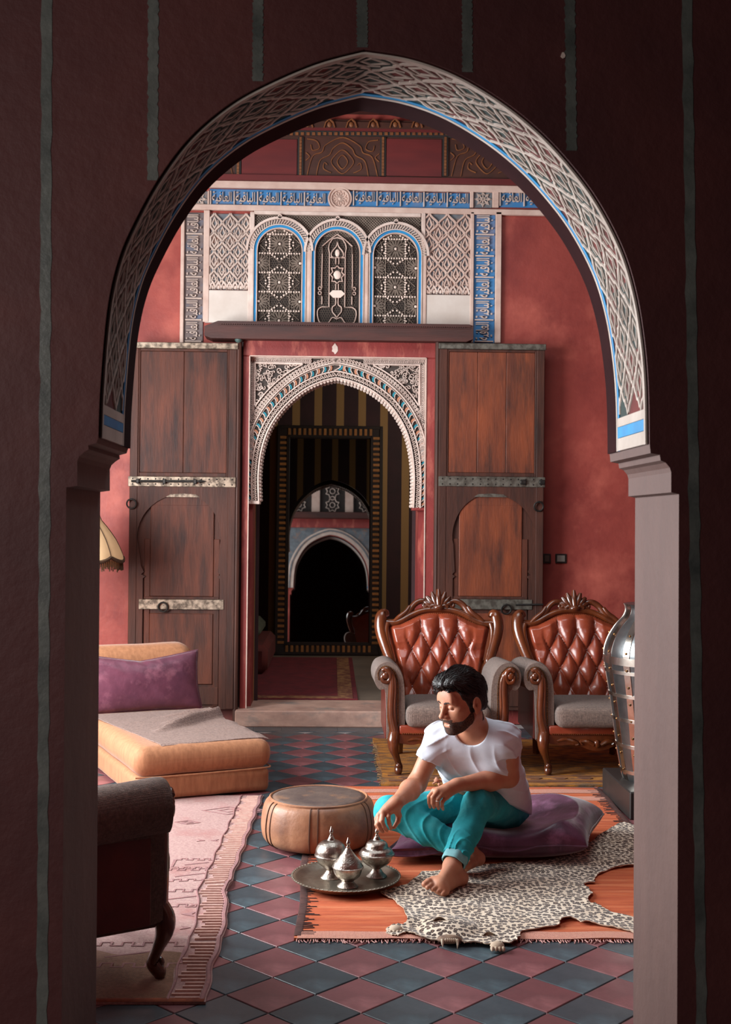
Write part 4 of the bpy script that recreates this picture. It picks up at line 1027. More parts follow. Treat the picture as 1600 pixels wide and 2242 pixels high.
# ------------------------------------------------------------------ armchair
CX1 = .697
def A(px, py, Y=7.65): p = W(px, py, Y); return (p.x-CX1*1.0, p.z)
def make_armchair(label, grp):
    ch = thing('armchair', label, 'armchair', (0, 0, 0), 0, grp)
    yb = lambda z: .45+.20*max(0, z-.36)/.55             # the back leans
    # tufted back
    def ztop(u):
        u = abs(u); return float(np.interp(u, [0, .2, .36, .55, .75, 1], [.915, .912, .902, .872, .845, .838]))
    hw = lambda v: float(np.interp(v, [0, .35, .7, .9, 1], [.245, .262, .30, .325, .335]))
    z1 = .795; dx = .12; dz = .115
    def tuft(x, z):
        a, b = x/dx+(z-z1)/(2*dz), x/dx-(z-z1)/(2*dz)
        p = (abs(sin(pi*a)*sin(pi*b)))**.42
        pv = abs(sin(pi*x/dx))**.42 if abs(x) < .13 else 1
        if abs(x) >= .13: pv = .35+.65*min(1, (abs(x)-.12)/.05)
        f = min(1, max(0, (z-z1)/.03)); p = p*(1-f)+pv*f*.9
        s = min(1, max(0, (abs(x)-.175)/.055)); ph = .55+.45*min(1, abs(((z-(z1-dz))/(2*dz)+.5) % 1-.5)*5)
        p = p*(1-s)+(.92*ph)*s
        if z < .46: p = p*max(0, (z-.38)/.08)+.6*(1-max(0, (z-.38)/.08))
        return p
    nu, nv = 96, 92; t = MB()
    def back(i, j):
        u, v = 2*i-1, j; zt_ = ztop(u); z = .36+v*(zt_-.36); x = u*hw(v)
        e = min(1, (1-abs(u))/.10)**.5*min(1, (1-v)/.06)**.5
        h = .012+.05*e*tuft(x, z)+.018*(1-u*u)+.0025*nz(x*18, z*18)
        return (x, yb(z)-h*e-.012*(1-e), z)
    t.grid(back, nu, nv); tb_ = t.build('tufted_back', LEATHER, ch, angle=180)
    for r in range(4):
        n_ = 3 if r % 2 == 0 else 4; z = z1-r*dz
        if z < .42: continue
        for k in range(n_):
            x = (k-(n_-1)/2)*dx; t = MB(); t.ball((x, yb(z)-.030, z), (.0095, .006, .0095), 8, 5); t.build('button', LEATHER_D, tb_)
    # rear leather panel
    t = MB(); t.grid(lambda i, j: ((2*i-1)*hw(j)*1.0, yb(.36+j*(ztop(2*i-1)-.36))+.075-.02*(2*i-1)**2+.025*sin(pi*j), .2+j*(ztop(2*i-1)-.2)), 24, 20, flip=True)
    t.build('rear_panel', LEATHER, ch, angle=180)
    # carved frame around the back
    fr_ = MB()
    for s in (-1, 1):
        P = [(s*.268, .40, .030), (s*.275, .50, .032), (s*.292, .565, .036), (s*.322, .62, .034), (s*.352, .70, .037), (s*.374, .77, .04), (s*.383, .83, .042), (s*.374, .885, .043), (s*.355, .905, .034), (s*.342, .885, .024)]
        q = spline(P, 6); fr_.tube([(x, yb(z)+.02-(.05 if z > .6 else .03), z) for x, z, r in q], [r for *_, r in q], 10, flat=.9)
        q = spline([(s*.335, .845, .016), (s*.345, .80, .018), (s*.338, .74, .017), (s*.315, .66, .015), (s*.292, .6, .012)], 6)
        fr_.tube([(x, yb(z)-.045, z) for x, z, r in q], [r for *_, r in q], 8)
    q = spline([(-.35, .845, .026), (-.30, .842, .026), (-.25, .855, .024), (-.19, .888, .022), (-.12, .918, .02), (-.05, .93, .02), (0, .932, .022), (.05, .93, .02), (.12, .918, .02), (.19, .888, .022), (.25, .855, .024), (.30, .842, .026), (.35, .845, .026)], 6)
    fr_.tube([(x, yb(z)-.018, z) for x, z, r in q], [r for *_, r in q], 10, flat=1.2)
    for s in (-1, 1):
        q = spline([(s*.235, .868, .018), (s*.2, .905, .023), (s*.165, .955, .021), (s*.13, .98, .02), (s*.095, .983, .018), (s*.072, .965, .016), (s*.085, .945, .013), (s*.1, .957, .011), (s*.09, .966, .009)], 7)
        fr_.tube([(x, yb(z)-.02, z) for x, z, r in q], [r for *_, r in q], 9)
        q = spline([(s*.3, .845, .012), (s*.26, .88, .017), (s*.215, .915, .016), (s*.19, .95, .012)], 6); fr_.tube([(x, yb(z)-.035, z) for x, z, r in q], [r for *_, r in q], 8)
        q = spline([(s*.06, .94, .016), (s*.04, .955, .018), (s*.02, .945, .018)], 5); fr_.tube([(x, yb(z)-.03, z) for x, z, r in q], [r for *_, r in q], 8)
    cbf = fr_.build('carved_back_frame', WALNUT, ch, angle=60)
    sh = MB()
    for k in range(-3, 4):
        a = k*.36; L_ = .115-.012*abs(k); q = [(.018*k*.5+sin(a)*L_*f, .945+cos(a)*L_*f, (.008+.013*sin(pi*min(f*.8+.12, 1)))) for f in np.linspace(0, 1, 8)]
        sh.tube([(x, yb(z)-.038+.012*abs(k)*.4, z) for x, z, r in q], [r for *_, r in q], 8)
    sh.ball((0, yb(.94)-.045, .945), (.035, .022, .02), 10, 6); sh.build('shell_crest', WALNUT, cbf, angle=60)
    # nail line under the top rail
    nl = MB()
    for x in np.linspace(-.3, .3, 46):
        z = ztop(x/.335)-.008; nl.ball((x, yb(z)-.03, z), (.0036,)*3, 5, 4)
    # arms
    for s in (-1, 1):
        arm = MB()
        prof_ = [(.252, .20), (.254, .42), (.260, .53), (.278, .605), (.318, .655), (.37, .668), (.418, .645), (.44, .595), (.436, .54), (.41, .502), (.376, .497), (.368, .40), (.362, .20)]
        pp = spline(prof_, 5); N_ = len(pp); secs = []
        ys = [-.045, -.035, -.01, .1, .3, .5, .56]
        for y in ys:
            k = 1 if y > -.03 else (.965 if y < -.04 else .99); cxx, czz = .345, .45
            for x, z in pp: secs.append((s*(cxx+(x-cxx)*k), y+.0+.0*z, czz+(z-czz)*k-(.03*max(0, y)/.5 if z > .5 else 0)+.003*nz(x*20, y*9, z*20)))
        fs = [(a*N_+i, a*N_+i+1, (a+1)*N_+i+1, (a+1)*N_+i) for a in range(len(ys)-1) for i in range(N_-1)]+[tuple(range(N_)), tuple((len(ys)-1)*N_+i for i in range(N_-1, -1, -1))]
        arm.add(secs, fs); armo = arm.build('arm', TWEED, ch, angle=50)
        lp_ = MB(); lp_.box(s*.366-.006, .0, .2, s*.366+.006, .6, .50, ch=.004); lp_.build('side_panel', LEATHER_D, ch, smooth=False)
        sc_ = MB()                                # wooden scroll down the arm front
        spi = [(.372+.036*(1-i/26)*cos(-.6+i*.42)*1.0, .588+.036*(1-i/26)*sin(-.6+i*.42), .011+.004*(1-i/26)) for i in range(26, -1, -1)]
        dn = [(.385, .552, .017), (.345, .60, .0), ]
        q = spline([(.372, .588, .014), (.392, .578, .014), (.386, .552, .015), (.360, .548, .015), (.346, .572, .017), (.352, .605, .019), (.374, .622, .017), (.395, .612, .013)], 6)
        sc_.tube([(s*x, -.055, z) for x, z, r in q], [r for *_, r in q], 9)
        q = spline([(.356, .612, .016), (.338, .585, .022), (.333, .53, .024), (.335, .47, .024), (.338, .40, .024), (.335, .33, .026), (.322, .27, .03), (.315, .235, .034)], 6)
        sc_.tube([(s*x, -.048, z) for x, z, r in q], [r for *_, r in q], 9)
        q = spline([(.35, .60, .008), (.322, .57, .01), (.315, .5, .01), (.318, .4, .01), (.314, .32, .01), (.305, .27, .01)], 6)
        sc_.tube([(s*x, -.058, z) for x, z, r in q], [r for *_, r in q], 7)
        sc_.ball((s*.372, -.06, .586), (.024, .016, .024), 10, 7)
        sc_.build('arm_scroll', WALNUT, armo, angle=60)
        q = resample(spline([(.415, .56), (.418, .60), (.395, .632), (.36, .636), (.325, .61), (.306, .57), (.298, .5), (.298, .4), (.296, .3)], 6), 46)
        for x, z in q: nl.ball((s*x, -.047, z), (.005, .004, .005), 5, 4)
    # seat
    t = MB()
    def dsp(v):
        v.z += .02*(1-(v.x/.27)**2)*(1-(v.y/.28)**2)*(1 if v.z > 0 else 0)+.003*nz(v.x*9, v.y*9, v.z*9); return v
    rbox(t, (0, .155, .345), (.252, .285, .062), .045, 4, 8, dsp); t.build('seat_cushion', TWEED, ch, angle=180)
    t = MB(); rbox(t, (0, .2, .262), (.29, .27, .028), .012, 2, 3); t.build('seat_edge', LEATHER, ch)
    for x in np.linspace(-.27, .27, 44): nl.ball((x, -.073, .242), (.0045,)*3, 5, 4)
    tag(nl.build('nail_heads', BRASS, ch), kind='stuff')
    ap = MB(); top = [(-.31, .236), (.31, .236)]
    low = spline([(.31, .19), (.22, .175), (.16, .182), (.1, .17), (.05, .15), (0, .143), (-.05, .15), (-.1, .17), (-.16, .182), (-.22, .175), (-.31, .19)], 5)
    ap.prism([(-.31, .236)]+list(reversed(low))+[(.31, .236)], lambda a, b, d: (a, -.035-d, b), 0, .032)
    for s in (-1, 1):
        q = spline([(s*.24, .2, .006), (s*.19, .212, .011), (s*.14, .2, .012), (s*.115, .185, .009), (s*.13, .176, .006)], 6); ap.tube([(x, -.068, z) for x, z, r in q], [r for *_, r in q], 7)
        q = spline([(s*.02, .18, .012), (s*.06, .2, .013), (s*.1, .198, .01), (s*.09, .18, .007)], 6); ap.tube([(x, -.068, z) for x, z, r in q], [r for *_, r in q], 7)
    ap.ball((0, -.066, .185), (.02, .014, .025), 9, 6); ap.build('carved_apron', WALNUT, ch, angle=50)
    t = MB()
    for s in (-1, 1): t.box(s*.335-.02, -.03, .185, s*.335+.02, .58, .25, ch=.006)
    t.box(-.31, .55, .185, .31, .59, .25, ch=.006); t.build('side_rails', WALNUT, ch, smooth=False)
    for s in (-1, 1):
        q = spline([(.316, -.045, .245, .035), (.324, -.066, .20, .036), (.322, -.068, .155, .030), (.306, -.055, .105, .021), (.292, -.042, .06, .019), (.290, -.045, .045, .024), (.293, -.062, .02, .024), (.296, -.066, .0, .017)], 6)
        t = MB(); t.tube([(s*a, b, c) for a, b, c, r in q], [r for *_, r in q], 10); t.ball((s*.293, -.066, .05), (.018, .016, .018), 8, 6); t.build('leg', WALNUT, ch, angle=60)
        t = MB(); t.tube([(s*.255, .55, .2), (s*.25, .6, .0)], [.032, .022], 4); t.build('rear_leg', WALNUT, ch, smooth=False)
    return ch
RUG_Z = .0135
ch1 = make_armchair('tan tufted leather armchair directly behind the seated man', 'tufted leather armchairs')
ch2 = copy_tree(ch1); ch2['label'] = 'tan tufted leather armchair beside the riveted metal vase'
ch3 = copy_tree(ch1); ch3['label'] = 'shadowed armchair seen from its side on the pale kilim'
ch1.location = (CX1, 7.15, RUG_Z); ch2.location = (1.592, 7.16, RUG_Z)
ch3.rotation_euler = (0, 0, radians(31+90))
_c, _s = cos(radians(121)), sin(radians(121)); lx_, ly_ = -.293, -.06
ch3.location = (-.555-(_c*lx_-_s*ly_), 3.925-(_s*lx_+_c*ly_), .011)

# ------------------------------------------------------------------ chaise with cushion and throw
CA = radians(23.75); ccx, ccy = -.678, 6.505
chs = thing('chaise', 'low peach fabric chaise with rounded mattress and backrest', 'chaise', (ccx, ccy, .010), CA)
def wr(v):
    v.x += .004*nz(v.x*3, v.z*4, v.y*7); v.y += .007*nz(v.x*11, v.z*3, 1)*(1 if v.y < -.5 else 0); v.z += .006*nz(v.x*4, v.y*4, 2); return v
t = MB(); rbox(t, (0, .76, .064), (.378, .755, .064), .03, 3, 10, wr); t.build('base', PEACH, chs, angle=180)
t = MB(); rbox(t, (0, .745, .208), (.392, .765, .082), .074, 5, 14, wr); t.build('mattress', PEACH, chs, angle=180)
t = MB()
def br(v):
    v.y += .10*(v.z+.28)/.56; return wr(v)
rbox(t, (0, 1.46, .39), (.385, .13, .29), .10, 5, 8, br); t.build('backrest', PEACH, chs, angle=180)
t = MB(); t.tube(spline([(-.39, -.02, .135), (-.2, -.022, .131), (.1, -.022, .132), (.34, -.016, .134), (.378, .012, .134), (.384, .06, .134), (.384, .3, .134), (.384, 1.2, .134)], 6), .0045, 6); t.build('piping', PEACH, chs)
cu = thing('cushion', 'mauve velvet cushion leaning on the peach backrest', 'cushion', (0, 0, 0)); 
cu.matrix_world = Matrix.Translation((ccx, ccy, .010)) @ Matrix.Rotation(CA, 4, 'Z') @ Matrix.Translation((-.03, 1.245, .470)) @ Matrix.Rotation(radians(-16), 4, 'X')
def pf(p, U, V, sg):
    q = Vector((p.x, p.z*-1, p.y)); top = max(0, V)
    q.z -= .05*(1-abs(U))*max(0, V)**2
    f = .006*nz(U*5+V*2, V*2, sg*3)+.006*sin(U*26+V*5)*max(0, V-.2)*(1-abs(U))*max(0, 1-abs(U+.1)*2.2)
    q.y += -f*(1 if sg > 0 else -1); return q
t = MB(); pillow(t, .385, .19, .085, 56, 36, pf, pinch=.05, ex=.4); o = merge(t.build('cover', VEL_A, cu, angle=180))
edge = []
for k in range(80):
    a = k/80*4
    U, V = ((2*(a % 1)-1, -1), (1, 2*(a % 1)-1), (1-2*(a % 1), 1), (-1, 1-2*(a % 1)))[int(a)]
    edge.append(tuple(pf(Vector((.385*U*(1-.05*cos(V*pi/2)), .19*V*(1-.06*cos(U*pi/2)), 0)), U, V, 1)))
t = MB(); t.tube(edge, .0055, 6, closed=True); t.build('piping', VEL_A, cu)
th = thing('throw_blanket', 'crumpled grey woven throw laid across the chaise mattress', 'blanket', (ccx, ccy, .010), CA)
def blanket(u, v):
    # u across (left to right), v from the front edge to the backrest
    x0_ = -.235-.145*v; x1_ = .388-.022*v+.010*sin(v*40)*(v > .15)-.02*max(0, sin(v*22))*(v > .2)
    x = x0_+(x1_-x0_)*u; y = .03+v*1.13+.05*u*(1-v)-.03*u
    z = .2935
    d1 = (y-.42-.55*(u-.2)); z += .055*max(0, 1-abs(d1)/.06)**1.3*min(1, max(0, (u-.12)*2.5))*(y < 1.05)
    d2 = (y-.62-.42*(u-.3)); z += .042*max(0, 1-abs(d2)/.05)**1.3*min(1, max(0, (u-.35)*3))
    d3 = (y-.80-.2*u); z += .032*max(0, 1-abs(d3)/.045)*min(1, max(0, (u-.45)*3))
    z += .004*abs(nz(x*6, y*8))+.004*sin(y*28+u*3)*max(0, u-.35)
    if x > .33: z -= (x-.33)**2*4.2
    if y < .06: z -= (.06-y)**2*9
    return (x, y, z)
t = MB(); t.grid(blanket, 60, 90); t.grid(lambda u, v: tuple(Vector(blanket(u, v))-Vector((0, 0, .0045))), 60, 90, flip=True)
e = [blanket(i/59, 0) for i in range(60)]; t.tube([(a, b, c-.002) for a, b, c in e], .0035, 5)
e = [blanket(1, i/89) for i in range(90)]; t.tube([(a, b, c-.002) for a, b, c in e], .003, 5); e = [blanket(0, i/89) for i in range(90)]; t.tube([(a, b, c-.002) for a, b, c in e], .003, 5)
o = t.build('cloth', THROW, th, angle=180)
# ------------------------------------------------------------------ rugs
def rug(name, label, xf, y0, y1, nx, ny, z, hf, m, edge=.006):
    r = thing(name, label, 'rug', (0, 0, 0))
    t = MB()
    def f(u, v):
        y = y0+(y1-y0)*v; a, b = xf(y); x = a+(b-a)*u; return (x, y, z+hf(x, y))
    t.grid(f, nx, ny); t.grid(lambda u, v: (f(u, v)[0], f(u, v)[1], .0005), nx, ny, flip=True)
    for U in (0, 1): t.grid(lambda u, v: (f(U, v)[0], f(U, v)[1], f(U, v)[2] if u < .5 else .0005), 2, ny, flip=U == 1)
    for V in (0, 1): t.grid(lambda u, v: (f(u, V)[0], f(u, V)[1], f(u, V)[2] if v < .5 else .0005), nx, 2, flip=V == 1)
    t.build('weave', m, r, angle=60); return r
KILIM = weave('pale_kilim', (204, 166, 158), (170, 126, 122), 110, 90, bump=.0012, c3=(176, 110, 104), scale3=3)
KILIM_MOTIF = mat('kilim_motif', (128, 92, 94), (156, 110, 106), rough=.95, scale=30)
kx = lambda y: (-3.0, float(np.interp(y, [3.73, 4.05, 4.3, 4.6, 4.85, 5.05, 5.3, 6.0, 6.55], [-.376, -.384, -.375, -.384, -.412, -.402, -.396, -.378, -.362]))+.004*sin(y*23))
kh = lambda x, y: .0035*nz(x*3, y*3)*(x > -1)+.012*max(0, 1-abs(y-4.93+.2*(x+.4))/.06)*max(0, 1-(-.4-x)/.25)*(x < -.35)+.012*max(0, 1-abs(y-4.28)/.05)*max(0, 1-(-.4-x)/.4)
kil = rug('rug', 'pale faded kilim under the chaise and shadowed armchair', kx, 3.73, 6.55, 90, 150, .008, kh, KILIM)
rb = MB(); cord = []
for k in range(92):                             # bars of the selvedge
    y = 3.75+k*.0303; xe = kx(y)[1]; L_ = .075+.015*sin(k*1.3)
    ps = [(xe-.022-L_*i/4, y+.004*nz(k, i)) for i in range(5)]
    rb.strap(ps, .0125, .0065, lambda a, b, d: (a, b, .0085+kh(a, b)+d))
tag(rb.build('selvedge_bars', mat('selvedge_yarn', (208, 170, 157), (180, 138, 127), rough=.95, scale=40), kil), kind='stuff')
for off, w in ((.012, .016), (.118, .008)):
    t = MB(); t.strap([(kx(y)[1]-off, y) for y in np.linspace(3.74, 6.54, 120)], w, .005, lambda a, b, d: (a, b, .0085+kh(a, b)+d)); t.build('selvedge_cord', KILIM_MOTIF, kil)
km = lambda a, b, d: (a, b, .0088+kh(a, b)+d)
def motif(kind, cx, cy, s):
    t = MB()
    if kind == 0:                                # stepped key rectangle
        ps = []
        for i in range(9):
            x = cx-s+2*s*i/8; ps += [(x, cy-s*.55-(s*.22 if i % 2 else 0)), (x+s*.25, cy-s*.55-(s*.22 if i % 2 else 0))]
        qs = [(x, 2*cy-y) for x, y in reversed(ps)]
        t.strap(ps+qs, .008, .0012, km, closed=True, taper=.9); t.strap([(cx-s*.5, cy-s*.2), (cx+s*.5, cy+s*.2)], .012, .0012, km)
    elif kind == 1:                              # pair of small arrows
        for sg in (-1, 1):
            t = MB(); t.prism([(cx+sg*s*.25, cy), (cx+sg*s, cy-s*.4), (cx+sg*s*.75, cy), (cx+sg*s, cy+s*.4)], km, -.002, .0012)
            if sg < 0: t.build('woven_motif', KILIM_MOTIF, kil, smooth=False)
    else:                                        # lozenge
        t.strap([(cx-s, cy), (cx, cy-s*.6), (cx+s, cy), (cx, cy+s*.6)], .009, .0012, km, closed=True, taper=.9); t.strap([(cx-s*.4, cy), (cx, cy-s*.25), (cx+s*.4, cy), (cx, cy+s*.25)], .008, .0012, km, closed=True, taper=.9)
    t.build('woven_motif', KILIM_MOTIF, kil, smooth=False)
for k, px, py, s in ((2, 500, 1775, .13), (2, 560, 1775, .07), (1, 515, 1803, .035), (1, 508, 1832, .035), (1, 490, 1864, .035), (1, 455, 1840, .05), (0, 430, 1890, .1), (0, 415, 1915, .12), (0, 395, 1965, .14), (1, 440, 1980, .045), (1, 385, 2000, .08), (1, 425, 2030, .05), (2, 410, 1800, .06), (2, 300, 1990, .12), (0, 280, 2090, .15)):
    p = G(px, py, .01); motif(k, p.x, p.y, s)
ENDB = weave('shaded_kilim_end', (158, 116, 88), (112, 76, 54), 110, 90, bump=.0012, c3=(176, 128, 106), scale3=4)  # tan of the rug's end with the front shade mixed into the colour
t = MB(); t.grid(lambda u, v: km(kx(3.75+.46*v)[0]+.01+(kx(3.75+.46*v)[1]-.135-kx(3.75+.46*v)[0])*u, 3.755+(.40+.05*nz(u*9, 2)+.02*sin(u*60))*v, .0006), 120, 14); t.build('shaded_end_band', ENDB, kil)['label'] = 'plain tan end of the kilim, darkened for shade'
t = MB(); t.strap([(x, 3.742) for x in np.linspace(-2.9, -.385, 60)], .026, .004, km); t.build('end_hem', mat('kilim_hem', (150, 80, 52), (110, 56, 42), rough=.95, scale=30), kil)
# gold rug under the armchairs
GOLDR = mat('gold_rug', (176, 112, 34), (112, 70, 34), rough=.95, scale=9, stretch=(1, 2.2, 1), contrast=(.42, .6), c3=(90, 74, 58), scale3=5, bump=.003, bscale=90)
gr = rug('rug', 'worn gold rug under the two leather armchairs', lambda y: (.30+.01*sin(y*9), 2.75), 6.83, 8.28, 60, 40, .010, lambda x, y: .0025*nz(x*4, y*4)+.02*max(0, 1-(x-.3)/.05)*max(0, nz(y*3.1, 4)), GOLDR)
t = MB()
for b in ((.34, 6.9, 2.7, 6.95), (.34, 7.06, 2.7, 7.075)): t.box(b[0], b[1], .0095, b[2], b[3], .0135)
for k in range(16): t.prism([(.45+k*.15+.05*cos(a*pi/3), 7.005+.03*sin(a*pi/3)) for a in range(6)], lambda a, b, d: (a, b, d), .0095, .0138)
t.build('border_pattern', mat('gold_rug_border', (120, 74, 40), (84, 50, 40), rough=.95, scale=20), gr, smooth=False)
t = MB()
for k in range(40):
    y = 6.86+k*.034; t.tube([(.31, y, .01), (.300-.006*random.random(), y+random.uniform(-.008, .008), .006), (.292-.02*random.random(), y+random.uniform(-.012, .012), .003)], .003, 4)
tag(t.build('fringe', mat('gold_fringe', (140, 106, 72), (104, 80, 56), rough=.95), gr), kind='stuff')
# orange flat-weave under the skin and cushion
ORR = mat('orange_weave', (206, 104, 60), (168, 72, 42), rough=.95, scale=5, stretch=(.5, 7, 1), c3=(214, 132, 90), scale3=3, bump=.004, bscale=24, bstretch=(1.2, 7, 1))
oxf = lambda y: (-.118+.006*sin(y*7)-.01*(y-4.3)*.1, 1.52+.01*sin(y*5))
oh = lambda x, y: .003*nz(x*5, y*8)+.0025*sin(y*60+3*nz(x*4, y))*.3
orr = rug('rug', 'orange flat-woven rug with dark fringed side under the leopard skin', oxf, 4.30, 6.78, 90, 130, .009, oh, ORR)
om = lambda a, b, d: (a, b, .0095+oh(a, b)+d)
PBAND = weave('pink_band', (212, 150, 126), (196, 126, 108), 70, 50, bump=.0012)
for v0, w_ in ((4.292, .075), (6.45, .09), (6.62, .09)):
    t = MB(); t.grid(lambda u, v: om(oxf(v0)[0]+.012+1.612*u, v0+w_*v+.003*sin(u*30), .0012), 60, 4); t.build('pink_band', PBAND, orr)

t = MB()
for k in range(210):                            # front fringe
    x = -.11+1.62*k/210+random.uniform(-.003, .003); L_ = random.uniform(.012, .034)
    t.tube([(x, 4.298, .007), (x+random.uniform(-.006, .006), 4.298-L_*.5, .005), (x+random.uniform(-.012, .012), 4.298-L_, .002)], .0022, 4)
tag(t.build('fringe', mat('pink_fringe', (214, 166, 150), (150, 100, 110), rough=.95, scale=60), orr), kind='stuff')
t = MB()
for side in (0, 1):
    for k in range(150):
        y = 4.34+2.36*k/150+random.uniform(-.004, .004); x = oxf(y)[side]; sg = 1 if side == 0 else -1; L_ = random.uniform(.02, .085)
        t.strap([(x+sg*.002, y), (x+sg*L_*.5, y+random.uniform(-.004, .004)), (x+sg*L_, y+random.uniform(-.006, .006))], .007, .0022, om)
    t.strap([(oxf(y)[side]+(.013 if side == 0 else -.013), y) for y in np.linspace(4.32, 6.76, 60)], .03, .002, om)
tag(t.build('dark_selvedge', mat('dark_selvedge_yarn', (58, 34, 32), (84, 46, 38), rough=.95, scale=40), orr), kind='stuff')
tb = thing('tassel', 'small beige knotted tassel lying behind the man', 'tassel', tuple(G(970, 1716, .02)))
t = MB()
for k in range(16): t.ball((random.uniform(-.045, .045), random.uniform(-.02, .02), random.uniform(.0, .03)), random.uniform(.008, .014), 7, 5)
t.tube([(-.06, 0, 0), (-.02, .01, .02), (.03, -.01, .01), (.06, .0, .0)], .006, 6); t.build('knots', mat('tassel_yarn', (206, 156, 128), (160, 110, 90), rough=.95, scale=60), tb)

# ------------------------------------------------------------------ leopard skin
def leopard_mat():
    m = mat('leopard_fur', (226, 210, 190), (204, 180, 154), rough=.85, scale=6, sheen=.3, bump=.002, bscale=140); nt = m.node_tree; N, L = nt.nodes, nt.links; b = N['Principled BSDF']
    base = b.inputs['Base Color'].links[0].from_socket
    tc = N.new('ShaderNodeTexCoord'); no = N.new('ShaderNodeTexNoise'); no.inputs['Scale'].default_value = 16; L.new(tc.outputs['Object'], no.inputs['Vector'])
    sc_ = N.new('ShaderNodeVectorMath'); sc_.operation = 'SCALE'; sc_.inputs['Scale'].default_value = .016; L.new(no.outputs[1], sc_.inputs[0])
    ad = N.new('ShaderNodeVectorMath'); ad.operation = 'ADD'; L.new(tc.outputs['Object'], ad.inputs[0]); L.new(sc_.outputs[0], ad.inputs[1])
    fl = N.new('ShaderNodeVectorMath'); fl.operation = 'MULTIPLY'; fl.inputs[1].default_value = (1, 1, 0); L.new(ad.outputs[0], fl.inputs[0])
    vo = N.new('ShaderNodeTexVoronoi'); vo.voronoi_dimensions = '2D'; vo.inputs['Scale'].default_value = 50; vo.inputs['Randomness'].default_value = .75; L.new(fl.outputs[0], vo.inputs['Vector'])
    n2 = N.new('ShaderNodeTexNoise'); n2.inputs['Scale'].default_value = 90; L.new(fl.outputs[0], n2.inputs['Vector'])
    s2 = N.new('ShaderNodeMath'); s2.operation = 'MULTIPLY_ADD'; s2.inputs[1].default_value = .36; L.new(n2.outputs[0], s2.inputs[0]); L.new(vo.outputs['Distance'], s2.inputs[2])
    cr = N.new('ShaderNodeValToRGB'); e = cr.color_ramp.elements; e[0].position = .21; e[0].color = (0, 0, 0, 1); e[1].position = .29; e[1].color = (1, 1, 1, 1)
    e2 = cr.color_ramp.elements.new(.57); e2.color = (1, 1, 1, 1); e3 = cr.color_ramp.elements.new(.64); e3.color = (0, 0, 0, 1)
    L.new(s2.outputs[0], cr.inputs[0])
    cc = N.new('ShaderNodeValToRGB'); q = cc.color_ramp.elements; q[0].position = .24; q[0].color = (1, 1, 1, 1); q[1].position = .32; q[1].color = (0, 0, 0, 1); L.new(s2.outputs[0], cc.inputs[0])
    m1 = N.new('ShaderNodeMix'); m1.data_type = 'RGBA'; L.new(cc.outputs[0], m1.inputs[0]); L.new(base, m1.inputs[6]); m1.inputs[7].default_value = sl((168, 128, 98))
    m2 = N.new('ShaderNodeMix'); m2.data_type = 'RGBA'; L.new(cr.outputs[0], m2.inputs[0]); L.new(m1.outputs[2], m2.inputs[6]); m2.inputs[7].default_value = sl((58, 38, 30))
    L.new(m2.outputs[2], b.inputs['Base Color']); return m
FUR = leopard_mat(); SKINEDGE = mat('hide', (206, 186, 164), (170, 146, 124), rough=.85, scale=12)
SK = [(833, 1953), (858, 1944), (888, 1936), (908, 1924), (925, 1908), (946, 1908), (980, 1904), (1030, 1898), (1100, 1890), (1200, 1882), (1258, 1866), (1290, 1846), (1340, 1812), (1376, 1802), (1440, 1846), (1400, 1888), (1345, 1900), (1312, 1912), (1300, 1925), (1300, 1932), (1278, 1934), (1288, 1944), (1296, 1955), (1288, 1966), (1290, 1976), (1308, 1978), (1325, 1990), (1352, 2000), (1400, 2012), (1440, 2040), (1430, 2056), (1385, 2040), (1360, 2032), (1330, 2026), (1295, 2020), (1272, 2018), (1258, 2010), (1230, 2014), (1218, 2026), (1180, 2032), (1140, 2040), (1136, 2054), (1118, 2062), (1090, 2060), (1072, 2066), (1042, 2062), (1010, 2062), (985, 2058), (955, 2058), (925, 2052), (905, 2046), (888, 2040), (872, 2046), (856, 2045), (845, 2038), (848, 2030), (866, 2022), (884, 2022), (892, 2012), (884, 1996), (870, 1980), (858, 1966)]
sk = thing('leopard_skin', 'spread leopard skin with head and fangs on the orange rug', 'animal skin', (0, 0, 0))
from mathutils.geometry import delaunay_2d_cdt
out = [Vector((G(x, y, .018).x, G(x, y, .018).y)) for x, y in SK]
out = [Vector(p) for p in spline([tuple(p) for p in out], 5, closed=True)]
random.seed(11); out = [p+Vector((random.uniform(-.004, .004), random.uniform(-.005, .005))) for p in out]
ol = [tuple(p) for p in out]; inn = []
xs = [p.x for p in out]; ys = [p.y for p in out]
for i in range(95):
    for j in range(95):
        p = (min(xs)+(max(xs)-min(xs))*(i+.5+.5*(j % 2))/95, min(ys)+(max(ys)-min(ys))*(j+.5)/95)
        if inpoly(*p, ol): inn.append(Vector(p))
vv, ee, ff, *_ = delaunay_2d_cdt(out+inn, [(i, (i+1) % len(out)) for i in range(len(out))], [], 1, 1e-6)
OA = np.array(ol)
hd = G(985, 2035, .03)
def skz(x, y):
    d = float(np.min(np.hypot(OA[:, 0]-x, OA[:, 1]-y)))
    z = .0175+.004*nz(x*9, y*9)+.006*max(0, nz(x*5+3, y*6))+.012*max(0, 1-d/.03)*max(0, .2+nz(x*14, y*14, 4))
    e = ((x-hd.x)/.11)**2+((y-hd.y-.06)/.12)**2
    if e < 1: z += .026*(1-e)**.7
    if y > 5.25: z += .0
    return z
top = [(v.x, v.y, skz(v.x, v.y)) for v in vv]; n = len(top); t = MB()
E = {}
for f in ff:
    for i in range(3): E[(f[i], f[(i+1) % 3])] = 1
bd = [(a, b) for a, b in E if (b, a) not in E]
t.add(top, ff, 0); t.add([(x, y, z-.004) for x, y, z in top], [tuple(reversed(f)) for f in ff], 1)
t.f += [(b, a, n+a, n+b) for a, b in bd]; t.m += [1]*len(bd)
